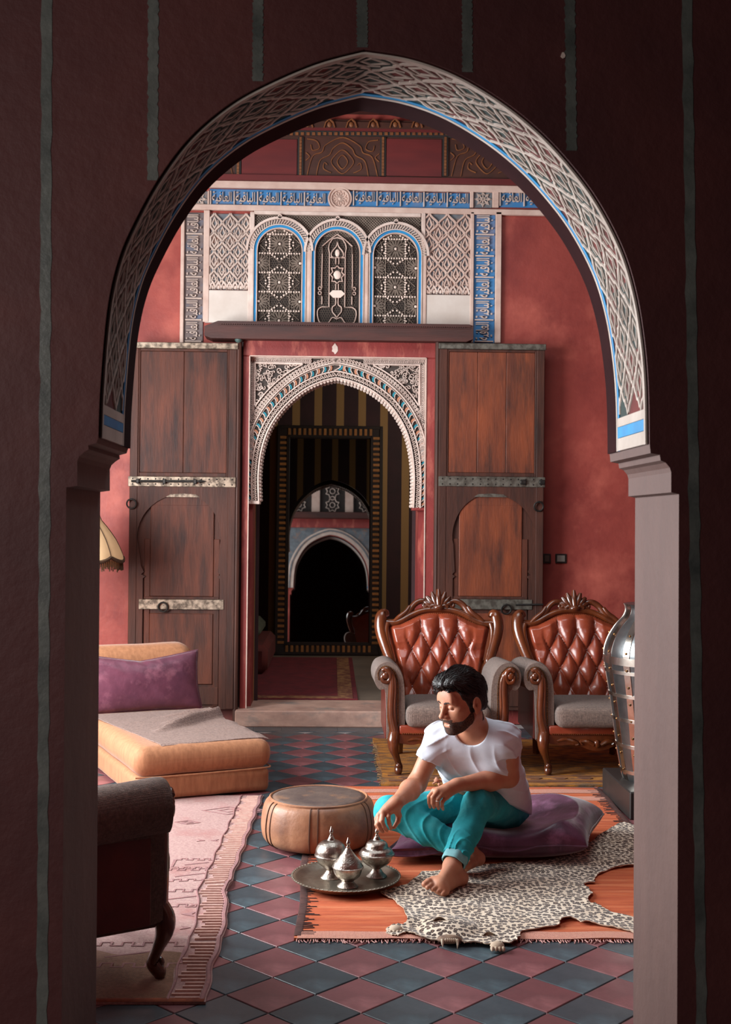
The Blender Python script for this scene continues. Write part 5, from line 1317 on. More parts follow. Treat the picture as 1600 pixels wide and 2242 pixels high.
t.build('pelt', [FUR, SKINEDGE], sk, angle=70)
for sx, px, py in ((-1, 962, 2010), (1, 1070, 2028)):
    p = G(px, py, .05); t = MB(); t.grid(lambda u, v: (p.x+.03*(u-.5)*2*(1-.3*v), p.y+.012*sin(pi*u)-.014*v, skz(p.x, p.y)-.004+.017*v*(1-.4*(2*u-1)**2)), 9, 6); t.grid(lambda u, v: (p.x+.03*(u-.5)*2*(1-.3*v), p.y+.004+.012*sin(pi*u)-.014*v, skz(p.x, p.y)-.006+.017*v*(1-.4*(2*u-1)**2)), 9, 6, flip=True); t.build('ear', SKINEDGE, sk)
mz = G(985, 2062, .02)
t = MB(); t.ball((mz.x, mz.y+.02, .022), (.046, .026, .015), 14, 8); t.build('muzzle', mat('muzzle_skin', (150, 122, 100), (90, 68, 58), rough=.8, scale=30), sk)
for dx_, L_ in ((-.028, .026), (.026, .032)):
    t = MB(); t.tube([(mz.x+dx_, mz.y-.006, .032), (mz.x+dx_, mz.y-.014, .018), (mz.x+dx_*.95, mz.y-.014, .032-L_)], [.0055, .0045, .0008], 7); t.build('fang', mat('tooth', (226, 214, 190), rough=.4), sk)
t = MB()
for k in range(6): t.ball((mz.x-.017+k*.007, mz.y-.011, .03), (.003, .003, .006), 6, 4)
t.build('teeth', mat('small_teeth', (220, 206, 180), rough=.4), sk)
for px, py in ((866, 2036), (1088, 2072)):
    p = G(px, py, .015); t = MB(); t.ball((p.x, p.y, .018), (.026, .026, .014), 10, 6)
    for k in range(4): t.ball((p.x-.02+k*.013, p.y-.022, .014), (.0075, .011, .009), 7, 5)
    t.build('paw', SKINEDGE, sk)

# ------------------------------------------------------------------ floor cushion
fc = thing('floor_cushion', 'large purple velvet floor cushion under the seated man', 'cushion', (0, 0, 0))
c4 = [G(846, 1857, .085), G(1285, 1860, .09), G(1322, 1776, .12), G(930, 1750, .12)]
ctr = (c4[0]+c4[1]+c4[2]+c4[3])/4
def fcush(u, v, sg):
    U, V = 2*u-1, 2*v-1; U = sin(U*pi/2)*.5+U*.5; V = sin(V*pi/2)*.5+V*.5
    pU = U*(1-.05*cos(V*pi/2)); pV = V*(1-.07*cos(U*pi/2))
    a, b = (pU+1)/2, (pV+1)/2
    p = c4[0]*(1-a)*(1-b)+c4[1]*a*(1-b)+c4[2]*a*b+c4[3]*(1-a)*b
    k = max(0, (1-U*U)*(1-V*V))**.36
    seam = .092+.012*U
    if sg > 0:
        z = seam+.165*k
        d = math.hypot((p.x-.80)/.30, (p.y-5.50)/.27); z -= .14*max(0, 1-d*d*.75)
        d = math.hypot((p.x-.36)/.30, (p.y-5.28)/.2); z -= .05*max(0, 1-d)
        z += .010*nz(p.x*5, p.y*6, 1)+.008*sin((p.x+p.y*.5)*30+4*nz(p.x*3, p.y*3))*max(0, k-.2)*(.4 if p.x < .9 else 1)*max(0, nz(p.x*2.5, p.y*2.5, 7)+.2)
    else: z = seam-(seam-.022)*min(1, k*1.35)
    return (p.x, p.y, max(z, .022))
t = MB(); t.grid(lambda u, v: fcush(u, v, 1), 90, 70); t.grid(lambda u, v: fcush(u, v, -1), 90, 70, flip=True); merge(t.build('cover', VEL_B, fc, angle=180))
eg = [fcush(k/40, 0, 1) for k in range(40)]+[fcush(1, k/40, 1) for k in range(40)]+[fcush(1-k/40, 1, 1) for k in range(40)]+[fcush(0, 1-k/40, 1) for k in range(40)]
t = MB(); t.tube(eg, .004, 6, closed=True); t.build('piping', VEL_B, fc)

# ------------------------------------------------------------------ leather pouf
pf_ = thing('pouf', 'round tan leather pouf with stitched panels', 'pouf', (-.052, 5.575, .012))
POUFL = mat('pouf_leather', (172, 120, 86), (128, 84, 60), rough=.55, scale=7, c3=(100, 66, 52), scale3=4, bump=.003, bscale=20, coat=.1)
POUFT = mat('pouf_top_leather', (104, 86, 76), (74, 60, 58), rough=.55, scale=9, c3=(150, 108, 78), scale3=5, bump=.003, bscale=22)
R0 = .268
pr = spline([(.2, .004), (R0*.86, .01), (R0*.96, .035), (R0*1.0, .085), (R0*.985, .14), (R0*.94, .185), (R0*.88, .206), (R0*.8, .213)], 5)
pmod = lambda a, i: 1+.010*abs(sin(a*6))**.5-.006+.008*nz(cos(a)*2, sin(a)*2, i*.1)
t = MB(); t.lathe([(r, z) for r, z in pr], 120, mod=pmod); t.build('side', POUFL, pf_, angle=180)
t = MB(); t.lathe([(R0*.815, .205), (R0*.81, .2145), (R0*.72, .220), (R0*.4, .2175), (0.0, .2165)], 64, mod=lambda a, i: 1+.01*nz(cos(a)*3, sin(a)*3, i)); t.build('top', POUFT, pf_, angle=180)
t = MB(); t.tube([(R0*.84*cos(a*pi/40), R0*.84*sin(a*pi/40), .2135) for a in range(80)], .0065, 6, closed=True); t.build('top_piping', POUFL, pf_)
SEAMM = mat('dark_seam', (92, 60, 44), rough=.6)
for k in range(6):
    for d in (-.07, .07):
        seam = MB()
        a = k*pi/3+.45+d+(.1 if k % 2 else 0)
        seam.tube([((r*pmod(a, 3)+.001)*cos(a), (r*pmod(a, 3)+.001)*sin(a), z) for r, z in pr[4:]], .0034, 5); seam.build('seam_piping', SEAMM, pf_)

# ------------------------------------------------------------------ tray with three lidded bowls
SILVER = mat('chased_silver', (188, 178, 168), (120, 110, 102), rough=.28, metal=1, scale=30, contrast=(.35, .65), bump=.003, bscale=75)
SILVER_P = mat('polished_silver', (200, 192, 182), (150, 142, 134), rough=.2, metal=1, scale=14, bump=.0008, bscale=40)
TRAYM = mat('tarnished_tray', (186, 176, 160), (134, 122, 108), rough=.34, metal=.9, scale=8, bump=.001, bscale=60)
tc_ = G(757, 1917, .045)
ty = thing('tray', 'round footed metal tray holding three lidded bowls', 'tray', (tc_.x, tc_.y, .0))
t = MB(); t.lathe([(0, .030), (.08, .0302), (.15, .029), (.186, .031), (.203, .045), (.222, .049), (.227, .047), (.224, .043), (.206, .038), (.192, .024), (.15, .021), (0, .0215)], 64); t.build('dish', TRAYM, ty, angle=60)
t = MB()
for i in range(72): a = i*2*pi/72; t.ball((.2225*cos(a), .2225*sin(a), .049), (.0055, .0055, .0018), 6, 4)
tag(t.build('rim_beading', TRAYM, ty), kind='stuff')
for k in range(3):
    a = -pi/2+k*2*pi/3; t = MB(); t.lathe([(.011, 0.012), (.013, .017), (.009, .023)], 10, (.14*cos(a), .14*sin(a), 0)); t.build('foot', TRAYM, ty)
def bowl(px, py, label, cup, lid, rib, scale=1):
    p = G(px, py, .0305); b = thing('lidded_bowl', label, 'lidded bowl', (p.x, p.y, .0305), 0, 'lidded metal bowls on the tray')
    t = MB(); t.lathe(spline(cup, 4), 40); t.build('bowl', SILVER, b, angle=50)
    t = MB(); t.lathe(spline(lid, 4), 48, mod=rib); lo = t.build('lid', SILVER, b, angle=50)
    zt_ = lid[-1][1]
    t = MB(); t.lathe(spline([(.007, zt_-.004), (.0085, zt_+.003), (.004, zt_+.007), (.0075, zt_+.012), (.0085, zt_+.018), (.005, zt_+.028), (.0006, zt_+.040)], 4), 12); t.build('finial', SILVER_P, lo, angle=60)
    return b
foot = [(.001, .002), (.040, .0), (.041, .004), (.030, .014), (.021, .027), (.019, .034)]
bowl(724, 1921, 'lidded bowl with ribbed dome lid at the rear of the tray', foot+[(.030, .042), (.052, .060), (.063, .082), (.065, .092)], [(.069, .090), (.069, .094), (.066, .097), (.063, .115), (.052, .137), (.034, .150), (.018, .154), (.014, .160), (.010, .168), (.007, .172)], lambda a, i: 1+.02*abs(sin(a*14))*(10 < i < 28))
bowl(824, 1918, 'lidded bowl with tiered lid nearest the seated man', foot+[(.032, .042), (.056, .060), (.067, .082), (.070, .092)], [(.075, .090), (.075, .095), (.070, .099), (.064, .110), (.052, .117), (.048, .122), (.043, .137), (.030, .147), (.018, .150), (.014, .156), (.011, .164), (.007, .168)], None)
bowl(761, 1940, 'lidded bowl with pointed conical lid at the tray front', foot[:4]+[(.024, .020), (.028, .026), (.049, .042), (.058, .064), (.061, .078)], [(.0645, .076), (.0645, .080), (.061, .083), (.054, .098), (.038, .116), (.022, .136), (.012, .150), (.006, .157)], None)

# ------------------------------------------------------------------ riveted metal vase on a black plinth
plh = thing('plinth', 'black square plinth half hidden behind the arch jamb', 'plinth', (1.82, 6.42, 0), radians(0))
t = MB()
q = [G(1326, 1752, 0), G(1326, 1752, 0)]
t.box(-.29, -.36, 0, .29, .26, .142, ch=.006); t.build('block', mat('black_plinth', (30, 27, 26), (44, 38, 36), rough=.45, scale=5), plh, smooth=False)
vx, vy = 1.80, 6.40
vs_ = thing('vase', 'tall riveted metal vase beside the arch jamb', 'vase', (vx, vy, .142))
METAL = mat('steel_panel', (120, 122, 122), (84, 86, 88), rough=.34, metal=.9, scale=6, bump=.001, bscale=20); METAL_B = mat('bright_strip', (206, 200, 190), (160, 152, 142), rough=.22, metal=1, scale=12)
def A2(px, py): p = W(px, py, vy); return (vx-p.x, p.z-.142)
vp = [A2(*p) for p in ((1366, 1704), (1362, 1690), (1353, 1640), (1345, 1580), (1337, 1520), (1329, 1470), (1325, 1440), (1326, 1418), (1335, 1392), (1350, 1368), (1364, 1352), (1370, 1340), (1371, 1330), (1368, 1322))]
vp[0] = (vp[0][0], 0.0)
vsp = spline(vp, 5)
t = MB(); t.lathe(vsp, 48); t.build('body', METAL, vs_, angle=60)
rv = MB(); nb = 14
for k in range(nb):
    a = 2*pi*k/nb+pi+.2
    t = MB()
    for i, (r, z) in enumerate(vsp):
        pass
    t.add([((r+.003)*cos(a+sd*.02/max(r, .05)), (r+.003)*sin(a+sd*.02/max(r, .05)), z) for r, z in vsp for sd in (-1, 1)]+[((r-.001)*cos(a+sd*.022/max(r, .05)), (r-.001)*sin(a+sd*.022/max(r, .05)), z) for r, z in vsp for sd in (-1, 1)],
          [(2*i, 2*i+1, 2*i+3, 2*i+2) for i in range(len(vsp)-1)]+[(2*i, 2*i+2, 2*len(vsp)+2*i+2, 2*len(vsp)+2*i) for i in range(len(vsp)-1)]+[(2*i+1, 2*len(vsp)+2*i+1, 2*len(vsp)+2*i+3, 2*i+3) for i in range(len(vsp)-1)])
    t.build('upright_strip', METAL_B, vs_)
    for zz in np.linspace(.06, .78, 9):
        r = np.interp(zz, [z for r, z in vsp], [r for r, z in vsp]); rv.ball(((r+.003)*cos(a), (r+.003)*sin(a), zz), .0075, 7, 5)
for zz in (.05, .19, .33, .46, .585, .645):
    r = float(np.interp(zz, [z for r, z in vsp], [r for r, z in vsp])); hgt = .009 if zz < .6 else .02
    t = MB(); t.lathe([(r-.002, zz-hgt-.001), (r+.0055, zz-hgt), (r+.0055, zz+hgt), (r-.002, zz+hgt+.001)], 48); t.build('hoop', METAL_B, vs_, angle=30)
tag(rv.build('rivets', BRASS, vs_), kind='stuff')

# ------------------------------------------------------------------ standing lamp behind the chaise
ly0 = 8.35; lc = W(176, 1240, ly0); lamp = thing('floor_lamp', 'standing lamp with cream scalloped shade and brown fringe', 'lamp', (lc.x, ly0, 0))
SHADE = mat('cream_shade', (232, 196, 150), (214, 174, 128), rough=.8, scale=5)
SHADE.node_tree.nodes['Principled BSDF'].inputs['Emission Color'].default_value = sl((255, 206, 150)); SHADE.node_tree.nodes['Principled BSDF'].inputs['Emission Strength'].default_value = .12
BROWNF = mat('brown_fringe', (84, 58, 36), (54, 38, 26), rough=.9, scale=40)
ang8 = [i*2*pi/8+.2 for i in range(8)]
sprof = [W(px, py, ly0) for px, py in ((200, 1070), (206, 1100), (218, 1136), (238, 1160), (255, 1186), (266, 1212), (267, 1216))]
sp_ = [(p.x-lc.x, p.z) for p in sprof]; zbot = sp_[-1][1]
for k in range(8):
    t = MB()
    def pan_(u, v):
        a = 2*pi*(k+u)/8+.2; r = np.interp(v, np.linspace(0, 1, len(sp_)), [q[0] for q in sp_]); z = np.interp(v, np.linspace(0, 1, len(sp_)), [q[1] for q in sp_])
        r *= 1+.05*sin(pi*u)*v; z -= .03*sin(pi*u)*v**3; return (r*cos(a), r*sin(a), z)
    t.grid(pan_, 9, 12); t.build('shade_panel', SHADE, lamp, angle=180)
    t = MB(); t.tube([pan_(0, v) for v in np.linspace(0, 1, 12)], .005, 6); t.build('shade_rib', BROWNF, lamp)
    t = MB(); t.tube([tuple(Vector(pan_(u, 1))-Vector((0, 0, .012))) for u in np.linspace(0, 1, 9)], .013, 6); t.build('shade_hem', BROWNF, lamp)
fg = MB()
for k in range(110):
    a = 2*pi*k/110; r = sp_[-1][0]*1.0; L_ = random.uniform(.05, .085); fg.tube([(r*cos(a), r*sin(a), zbot-.03), (r*1.01*cos(a), r*1.01*sin(a), zbot-.03-L_)], [.004, .0055], 4)
tag(fg.build('fringe', BROWNF, lamp), kind='stuff')
t = MB(); t.lathe([(.13, 0), (.13, .015), (.05, .03), (.02, .06), (.014, .5), (.014, 1.4), (.02, 1.42)], 16); t.build('stand', WALNUT, lamp)
bl = bpy.data.lights.new('lamp_bulb', 'POINT'); bl.energy = 8; bl.color = (1, .62, .32); bl.shadow_soft_size = .05; bo = bpy.data.objects.new('lamp_bulb', bl); COL.objects.link(bo); bo.location = (lc.x, ly0, zbot+.12)
# ------------------------------------------------------------------ the seated man: bodies and clothes as smooth implicit surfaces
def V3(*a): return np.array(a, np.float32)
class Field:
    def __init__(s, lo, hi, h):
        s.o = np.array(lo, np.float32); s.h = h; n = np.ceil((np.array(hi)-np.array(lo))/h).astype(int)+1
        s.ax = [s.o[i]+np.arange(n[i], dtype=np.float32)*np.float32(h) for i in range(3)]; s.F = np.full(n, .25, np.float32)
    def block(s, lo, hi):
        sl_ = tuple(slice(max(0, int((lo[i]-s.o[i])/s.h)), max(0, min(len(s.ax[i]), int((hi[i]-s.o[i])/s.h)+2))) for i in range(3))
        return sl_, s.ax[0][sl_[0]][:, None, None], s.ax[1][sl_[1]][None, :, None], s.ax[2][sl_[2]][None, None, :]
    def put(s, fn, lo, hi, k=.01, op='u'):
        pad = max(k, .01)+.012; sl_, x, y, z = s.block(np.array(lo)-pad, np.array(hi)+pad)
        A = s.F[sl_]
        if A.size == 0: return
        B = fn(x, y, z)
        if op == 'u': hh = np.clip(.5+.5*(A-B)/k, 0, 1); s.F[sl_] = A+(B-A)*hh-k*hh*(1-hh)
        else: hh = np.clip(.5-.5*(A+B)/k, 0, 1); s.F[sl_] = A+(-B-A)*hh+k*hh*(1-hh)
    def cap(s, a, b, ra, rb=None, k=.012, op='u'):
        rb = ra if rb is None else rb; a = V3(*a); b = V3(*b); ba = b-a; l2 = float(ba@ba)+1e-9; r = max(ra, rb)
        def fn(x, y, z):
            px, py, pz = x-a[0], y-a[1], z-a[2]; t = np.clip((px*ba[0]+py*ba[1]+pz*ba[2])/l2, 0, 1)
            return np.sqrt((px-t*ba[0])**2+(py-t*ba[1])**2+(pz-t*ba[2])**2)-(ra+(rb-ra)*t)
        s.put(fn, np.minimum(a, b)-r, np.maximum(a, b)+r, k, op)
    def ccap(s, a, b, ra, rb, p, n, k=.012):   # tapered capsule cut off by a plane
        a = V3(*a); b = V3(*b); p = V3(*p); n = V3(*n)/np.linalg.norm(n); ba = b-a; l2 = float(ba@ba)+1e-9; r = max(ra, rb)
        def fn(x, y, z):
            px, py, pz = x-a[0], y-a[1], z-a[2]; t = np.clip((px*ba[0]+py*ba[1]+pz*ba[2])/l2, 0, 1)
            d = np.sqrt((px-t*ba[0])**2+(py-t*ba[1])**2+(pz-t*ba[2])**2)-(ra+(rb-ra)*t)
            return np.maximum(d, (x-p[0])*n[0]+(y-p[1])*n[1]+(z-p[2])*n[2])
        s.put(fn, np.minimum(a, b)-r, np.maximum(a, b)+r, k)
    def ell(s, c, r, M=None, k=.012, op='u'):
        c = V3(*c); M = np.eye(3, dtype=np.float32) if M is None else np.array(M, np.float32); R = max(r)
        def fn(x, y, z):
            px, py, pz = x-c[0], y-c[1], z-c[2]
            q = [(px*M[i][0]+py*M[i][1]+pz*M[i][2]) for i in range(3)]
            k0 = np.sqrt(sum((q[i]/r[i])**2 for i in range(3))); k1 = np.sqrt(sum((q[i]/r[i]**2)**2 for i in range(3)))+1e-9
            return k0*(k0-1)/k1
        s.put(fn, c-R, c+R, k, op)
    def plane(s, p, n, lo, hi, k=.004):        # remove what lies on the normal's side
        p = V3(*p); n = V3(*n)/np.linalg.norm(n); s.put(lambda x, y, z: -((x-p[0])*n[0]+(y-p[1])*n[1]+(z-p[2])*n[2])+0*x*y*z, lo, hi, k, 's')
    def bump(s, fn, lo, hi):
        sl_, x, y, z = s.block(lo, hi); s.F[sl_] += fn(x, y, z)
    def mesh(s, name, m, parent, smooth=1):
        F = s.F; I = F < 0; c = np.zeros([d-1 for d in F.shape], np.uint8)
        S = (slice(None, -1), slice(1, None))
        for a in (0, 1):
            for b in (0, 1):
                for d in (0, 1): c += I[S[a], S[b], S[d]]
        act = np.flatnonzero((c > 0) & (c < 8)); sh = c.shape; i, j, k = np.unravel_index(act, sh)
        P = np.zeros((len(act), 3), np.float32); N = np.zeros(len(act), np.float32)
        cor = {(a, b, d): F[i+a, j+b, k+d] for a in (0, 1) for b in (0, 1) for d in (0, 1)}
        for e0 in cor:
            for ax in range(3):
                if e0[ax] == 1: continue
                e1 = list(e0); e1[ax] = 1; f0, f1 = cor[e0], cor[tuple(e1)]; q = (f0 < 0) != (f1 < 0)
                t = np.where(q, f0/(f0-f1+1e-12), 0)
                for dd in range(3): P[:, dd] += np.where(q, e0[dd]+(t if dd == ax else 0), 0)
                N += q
        P = P/N[:, None]+np.stack([i, j, k], -1); P = P*s.h+s.o
        quads = []
        for ax in range(3):
            o1, o2 = [(1, 2), (2, 0), (0, 1)][ax]
            a = [slice(None)]*3; b = [slice(None)]*3; a[ax] = slice(None, -1); b[ax] = slice(1, None)
            ch = I[tuple(a)] != I[tuple(b)]
            e = np.array(np.nonzero(ch)); ok = (e[o1] > 0) & (e[o2] > 0) & (e[o1] < sh[o1]) & (e[o2] < sh[o2]); e = e[:, ok]
            cells = []
            for u, v in ((1, 1), (0, 1), (0, 0), (1, 0)):
                g = e.copy(); g[o1] -= u; g[o2] -= v; cells.append(np.searchsorted(act, np.ravel_multi_index(tuple(g), sh)))
            Q = np.stack(cells, -1); fl = ~I[tuple(e)]; Q[fl] = Q[fl][:, ::-1]; quads.append(Q)
        Q = np.concatenate(quads)
        for _ in range(smooth):                  # light relaxation
            acc = np.zeros_like(P); cnt = np.zeros(len(P), np.float32)
            for u in range(4):
                np.add.at(acc, Q[:, u], P[Q[:, (u+1) % 4]]); np.add.at(cnt, Q[:, u], 1)
            P = P*.5+.5*acc/np.maximum(cnt, 1)[:, None]
        me = bpy.data.meshes.new(name); me.vertices.add(len(P)); me.vertices.foreach_set('co', P.astype(np.float32).ravel())
        me.loops.add(len(Q)*4); me.loops.foreach_set('vertex_index', Q.astype(np.int32).ravel())
        me.polygons.add(len(Q)); me.polygons.foreach_set('loop_start', np.arange(0, len(Q)*4, 4, dtype=np.int32))
        me.polygons.foreach_set('use_smooth', np.ones(len(Q), bool)); me.materials.append(m); me.update(calc_edges=True); me.validate()
        return put(name, me, parent)

def at(x, y, Y): p = W(x, y, Y); return V3(p.x, p.y, p.z)
SKIN = mat('skin', (196, 138, 108), (180, 118, 90), rough=.5, scale=14, bump=.0006, bscale=220, c3=(204, 140, 116), scale3=9)
_b = SKIN.node_tree.nodes['Principled BSDF']; _b.inputs['Subsurface Weight'].default_value = .12; _b.inputs['Subsurface Radius'].default_value = (.012, .005, .003); _b.inputs['Subsurface Scale'].default_value = .6
SHIRT = mat('white_jersey', (216, 220, 230), (204, 208, 220), rough=.9, scale=20, sheen=.1, bump=.0005, bscale=300)
DENIM = mat('teal_denim', (32, 168, 178), (22, 138, 148), rough=.85, scale=9, c3=(76, 184, 190), scale3=7, bump=.0006, bscale=320, contrast=(.35, .65))
CUFF = mat('pale_denim_cuff', (132, 186, 190), (106, 160, 168), rough=.9, scale=30)
HAIR = mat('black_hair', (34, 27, 25), (18, 14, 14), rough=.42, scale=40, spec=.6, bump=.003, bscale=60)
BEARD = mat('dark_beard', (58, 38, 31), (34, 23, 19), rough=.8, scale=120, bump=.004, bscale=260)
STUBBLE = mat('short_beard', (58, 39, 32), (32, 22, 18), rough=.85, scale=120, bump=.004, bscale=300)
_n = STUBBLE.node_tree; _t = _n.nodes.new('ShaderNodeTexCoord'); _q = _n.nodes.new('ShaderNodeTexNoise'); _q.inputs['Scale'].default_value = 800; _q.inputs['Detail'].default_value = 2; _n.links.new(_t.outputs['Object'], _q.inputs['Vector'])
_r = _n.nodes.new('ShaderNodeMapRange'); _r.inputs[1].default_value = .38; _r.inputs[2].default_value = .52; _n.links.new(_q.outputs[0], _r.inputs[0]); _n.links.new(_r.outputs[0], _n.nodes['Principled BSDF'].inputs['Alpha'])
LIP = mat('lip', (176, 106, 92), rough=.45)

man = thing('person', 'bearded man in white t-shirt and teal jeans sitting cross-legged on purple cushion', 'person', (0, 0, 0))
# joints
Nb = V3(.612, 5.13, .618); Pv = V3(.745, 5.47, .235); Cc = V3(.640, 5.215, .485)
Rs = V3(.468, 5.185, .572); Ls = V3(.752, 5.085, .590)
Re = at(912, 1716, 5.16); Rw = at(868, 1757, 4.945); Le = V3(.772, 5.155, .408); Lw = at(1001, 1719, 5.045)
Rk = V3(.262, 5.20, .245); Lk = V3(.632, 5.085, .305); Rh = V3(.665, 5.43, .215); Lh = V3(.80, 5.46, .215)
La = V3(.502, 4.885, .100); Ra = V3(.600, 5.135, .095)
wa = V3(.926, -.377, 0); wf_ = V3(-.377, -.926, 0)
# head frame: l = his left, f = face, u = up
hf_ = V3(-.8365, -.5122, -.1946); hf_ /= np.linalg.norm(hf_); hu = V3(-.183, -.0736, .98); hu -= hf_*(hu@hf_); hu /= np.linalg.norm(hu); hl = np.cross(hf_, hu)*-1
hl = np.cross(hu, hf_); hl = hl if hl[0] > 0 or True else hl
HM = np.stack([hl, hf_, hu]); Hc = at(1011.5, 1535.5, 5.03)
def Hd(l, f, u): return Hc+hl*l+hf_*f+hu*u

def torso(fl, off, low=0):
    for s in (-1, 1):
        fl.cap(Pv+wa*.075*s+V3(0, 0, -.02), Cc+wa*.085*s, .108-off-low, .100-off, k=.06)
    fl.cap(Cc+wa*.07+V3(0, 0, .02), Cc-wa*.07+V3(0, 0, .02), .098-off, k=.05)
    fl.cap(Rs+V3(.01, 0, -.012), Ls+V3(-.01, 0, -.012), .058-off, k=.06)
    for S in (Rs, Ls): fl.cap(Nb+V3(0, .012, .006), S+V3(0, 0, .004), .050-off, .054-off, k=.04)
    fl.cap(Pv+V3(0, 0, .0), Pv+V3(0, -.02, .08), .125-off-low, k=.06)

body = Field((.15, 4.68, 0), (1.0, 5.70, .93), .0027)
torso(body, .010, .03)
# neck and head
body.cap(Hd(0, -.025, -.055), Nb+V3(.004, .005, .0), .055, .064, k=.03)
body.ell(Hd(0, -.012, .032), (.077, .098, .086), HM, k=.01)
body.ell(Hd(0, .034, -.040), (.064, .060, .084), HM, k=.03)
for s in (-1, 1):
    body.cap(Hd(s*.054, .004, -.058), Hd(s*.016, .072, -.104), .017, .015, k=.025)
    body.ell(Hd(s*.046, .060, -.018), (.021, .020, .018), HM, k=.025)
body.ell(Hd(0, .080, -.102), (.022, .018, .017), HM, k=.02)
body.cap(Hd(-.040, .074, .022), Hd(.040, .074, .022), .014, k=.02)
body.ell(Hd(0, .082, .045), (.045, .012, .03), HM, k=.03)
for s in (-1, 1):
    body.ell(Hd(s*.031, .100, .001), (.018, .016, .011), HM, k=.012, op='s')
    body.ell(Hd(s*.031, .0815, -.001), (.0145, .0125, .0115), HM, k=.005)
    body.cap(Hd(s*.017, .0885, -.009), Hd(s*.045, .0815, -.009), .0025, k=.004, op='s')
body.cap(Hd(0, .090, .016), Hd(0, .113, -.030), .0085, .0105, k=.014)
body.ell(Hd(0, .118, -.034), (.0115, .0105, .0100), HM, k=.008)
for s in (-1, 1):
    body.ell(Hd(s*.0125, .104, -.039), (.0085, .0105, .0080), HM, k=.007)
    body.ell(Hd(s*.006, .113, -.0455), (.0035, .006, .003), HM, k=.003, op='s')
body.ell(Hd(0, .085, -.068), (.032, .016, .022), HM, k=.02)
body.cap(Hd(-.020, .0925, -.0665), Hd(.020, .0925, -.0665), .0052, k=.006); body.cap(Hd(-.017, .093, -.0765), Hd(.017, .093, -.0765), .0064, k=.005)
body.cap(Hd(-.024, .0985, -.0715), Hd(.024, .0985, -.0715), .0022, k=.004, op='s')
for s in (-1, 1):                                # ears
    body.ell(Hd(s*.083, -.014, -.010), (.0095, .021, .034), HM, k=.006)
    body.ell(Hd(s*.0935, -.012, -.004), (.0115, .0135, .0235), HM, k=.003, op='s')
    body.cap(Hd(s*.083, -.020, .012), Hd(s*.083, -.016, -.020), .0042, k=.004)
    body.ell(Hd(s*.084, .004, -.012), (.0055, .006, .009), HM, k=.004)
    body.ell(Hd(s*.0845, -.008, -.010), (.008, .006, .009), HM, k=.003, op='s')
    body.ell(Hd(s*.083, -.006, -.040), (.0065, .009, .010), HM, k=.005)
# arms
body.cap(Rs, Re, .047, .040, k=.03); body.cap(Re, Re+(Rw-Re)*.35, .041, .0425, k=.02); body.cap(Re+(Rw-Re)*.35, Rw, .0425, .0265, k=.02)
body.cap(Ls, Le, .050, .043, k=.03); body.cap(Le, Le+(Lw-Le)*.35, .042, .0445, k=.02); body.cap(Le+(Lw-Le)*.35, Lw, .0445, .0275, k=.02)
# hands
def hand(wrist, mcp, pip, dip, tip, thumb, rr=(.0088, .0094, .009, .008)):
    mc = sum(mcp)/4
    for m_ in mcp: body.cap(wrist+(m_-wrist)*.15, m_, .0165, .0118, k=.016)
    body.cap(wrist, mc*.55+wrist*.45, .025, .021, k=.02)
    for a, b, c, d, r in zip(mcp, pip, dip, tip, rr):
        body.cap(a, b, r*1.16, r*1.05, k=.005); body.cap(b, c, r*1.05, r*.95, k=.003); body.cap(c, d, r*.95, r*.78, k=.003)
    t0, t1, t2, t3 = thumb
    body.cap(t0, t1, .0165, .0125, k=.012); body.cap(t1, t2, .0120, .0108, k=.004); body.cap(t2, t3, .0105, .0082, k=.003)
yR = Rw[1]
hand(Rw, [at(852, 1773, yR-.012), at(839, 1777, yR-.022), at(830, 1785, yR-.022), at(825, 1793, yR-.012)],
     [at(850, 1789, yR-.036), at(836, 1797, yR-.048), at(827.5, 1803, yR-.044), at(824, 1806, yR-.028)],
     [at(852, 1803, yR-.03), at(840, 1809, yR-.044), at(831, 1813, yR-.04), at(827.5, 1814, yR-.026)],
     [at(856, 1814, yR-.014), at(847, 1818, yR-.03), at(838, 1821, yR-.028), at(833.5, 1820, yR-.018)],
     [at(868, 1772, yR-.0), at(873, 1786, yR+.008), at(871, 1798, yR-.002), at(863, 1811, yR-.012)])
yL = Lw[1]
hand(Lw, [at(950, 1731, yL-.045), at(957, 1733, yL-.06), at(967, 1739, yL-.062), at(978, 1745, yL-.05)],
     [at(939.5, 1744, yL-.055), at(947.5, 1746, yL-.082), at(957.5, 1751, yL-.084), at(968, 1756, yL-.068)],
     [at(939.5, 1757, yL-.047), at(947.5, 1758.5, yL-.076), at(957.5, 1762, yL-.078), at(967.5, 1765, yL-.062)],
     [at(941.5, 1767, yL-.037), at(950, 1767.5, yL-.066), at(960, 1770, yL-.068), at(970, 1772, yL-.052)],
     [at(975, 1729, yL-.005), at(961, 1739, yL-.01), at(955, 1748, yL-.016), at(952, 1759, yL-.02)])
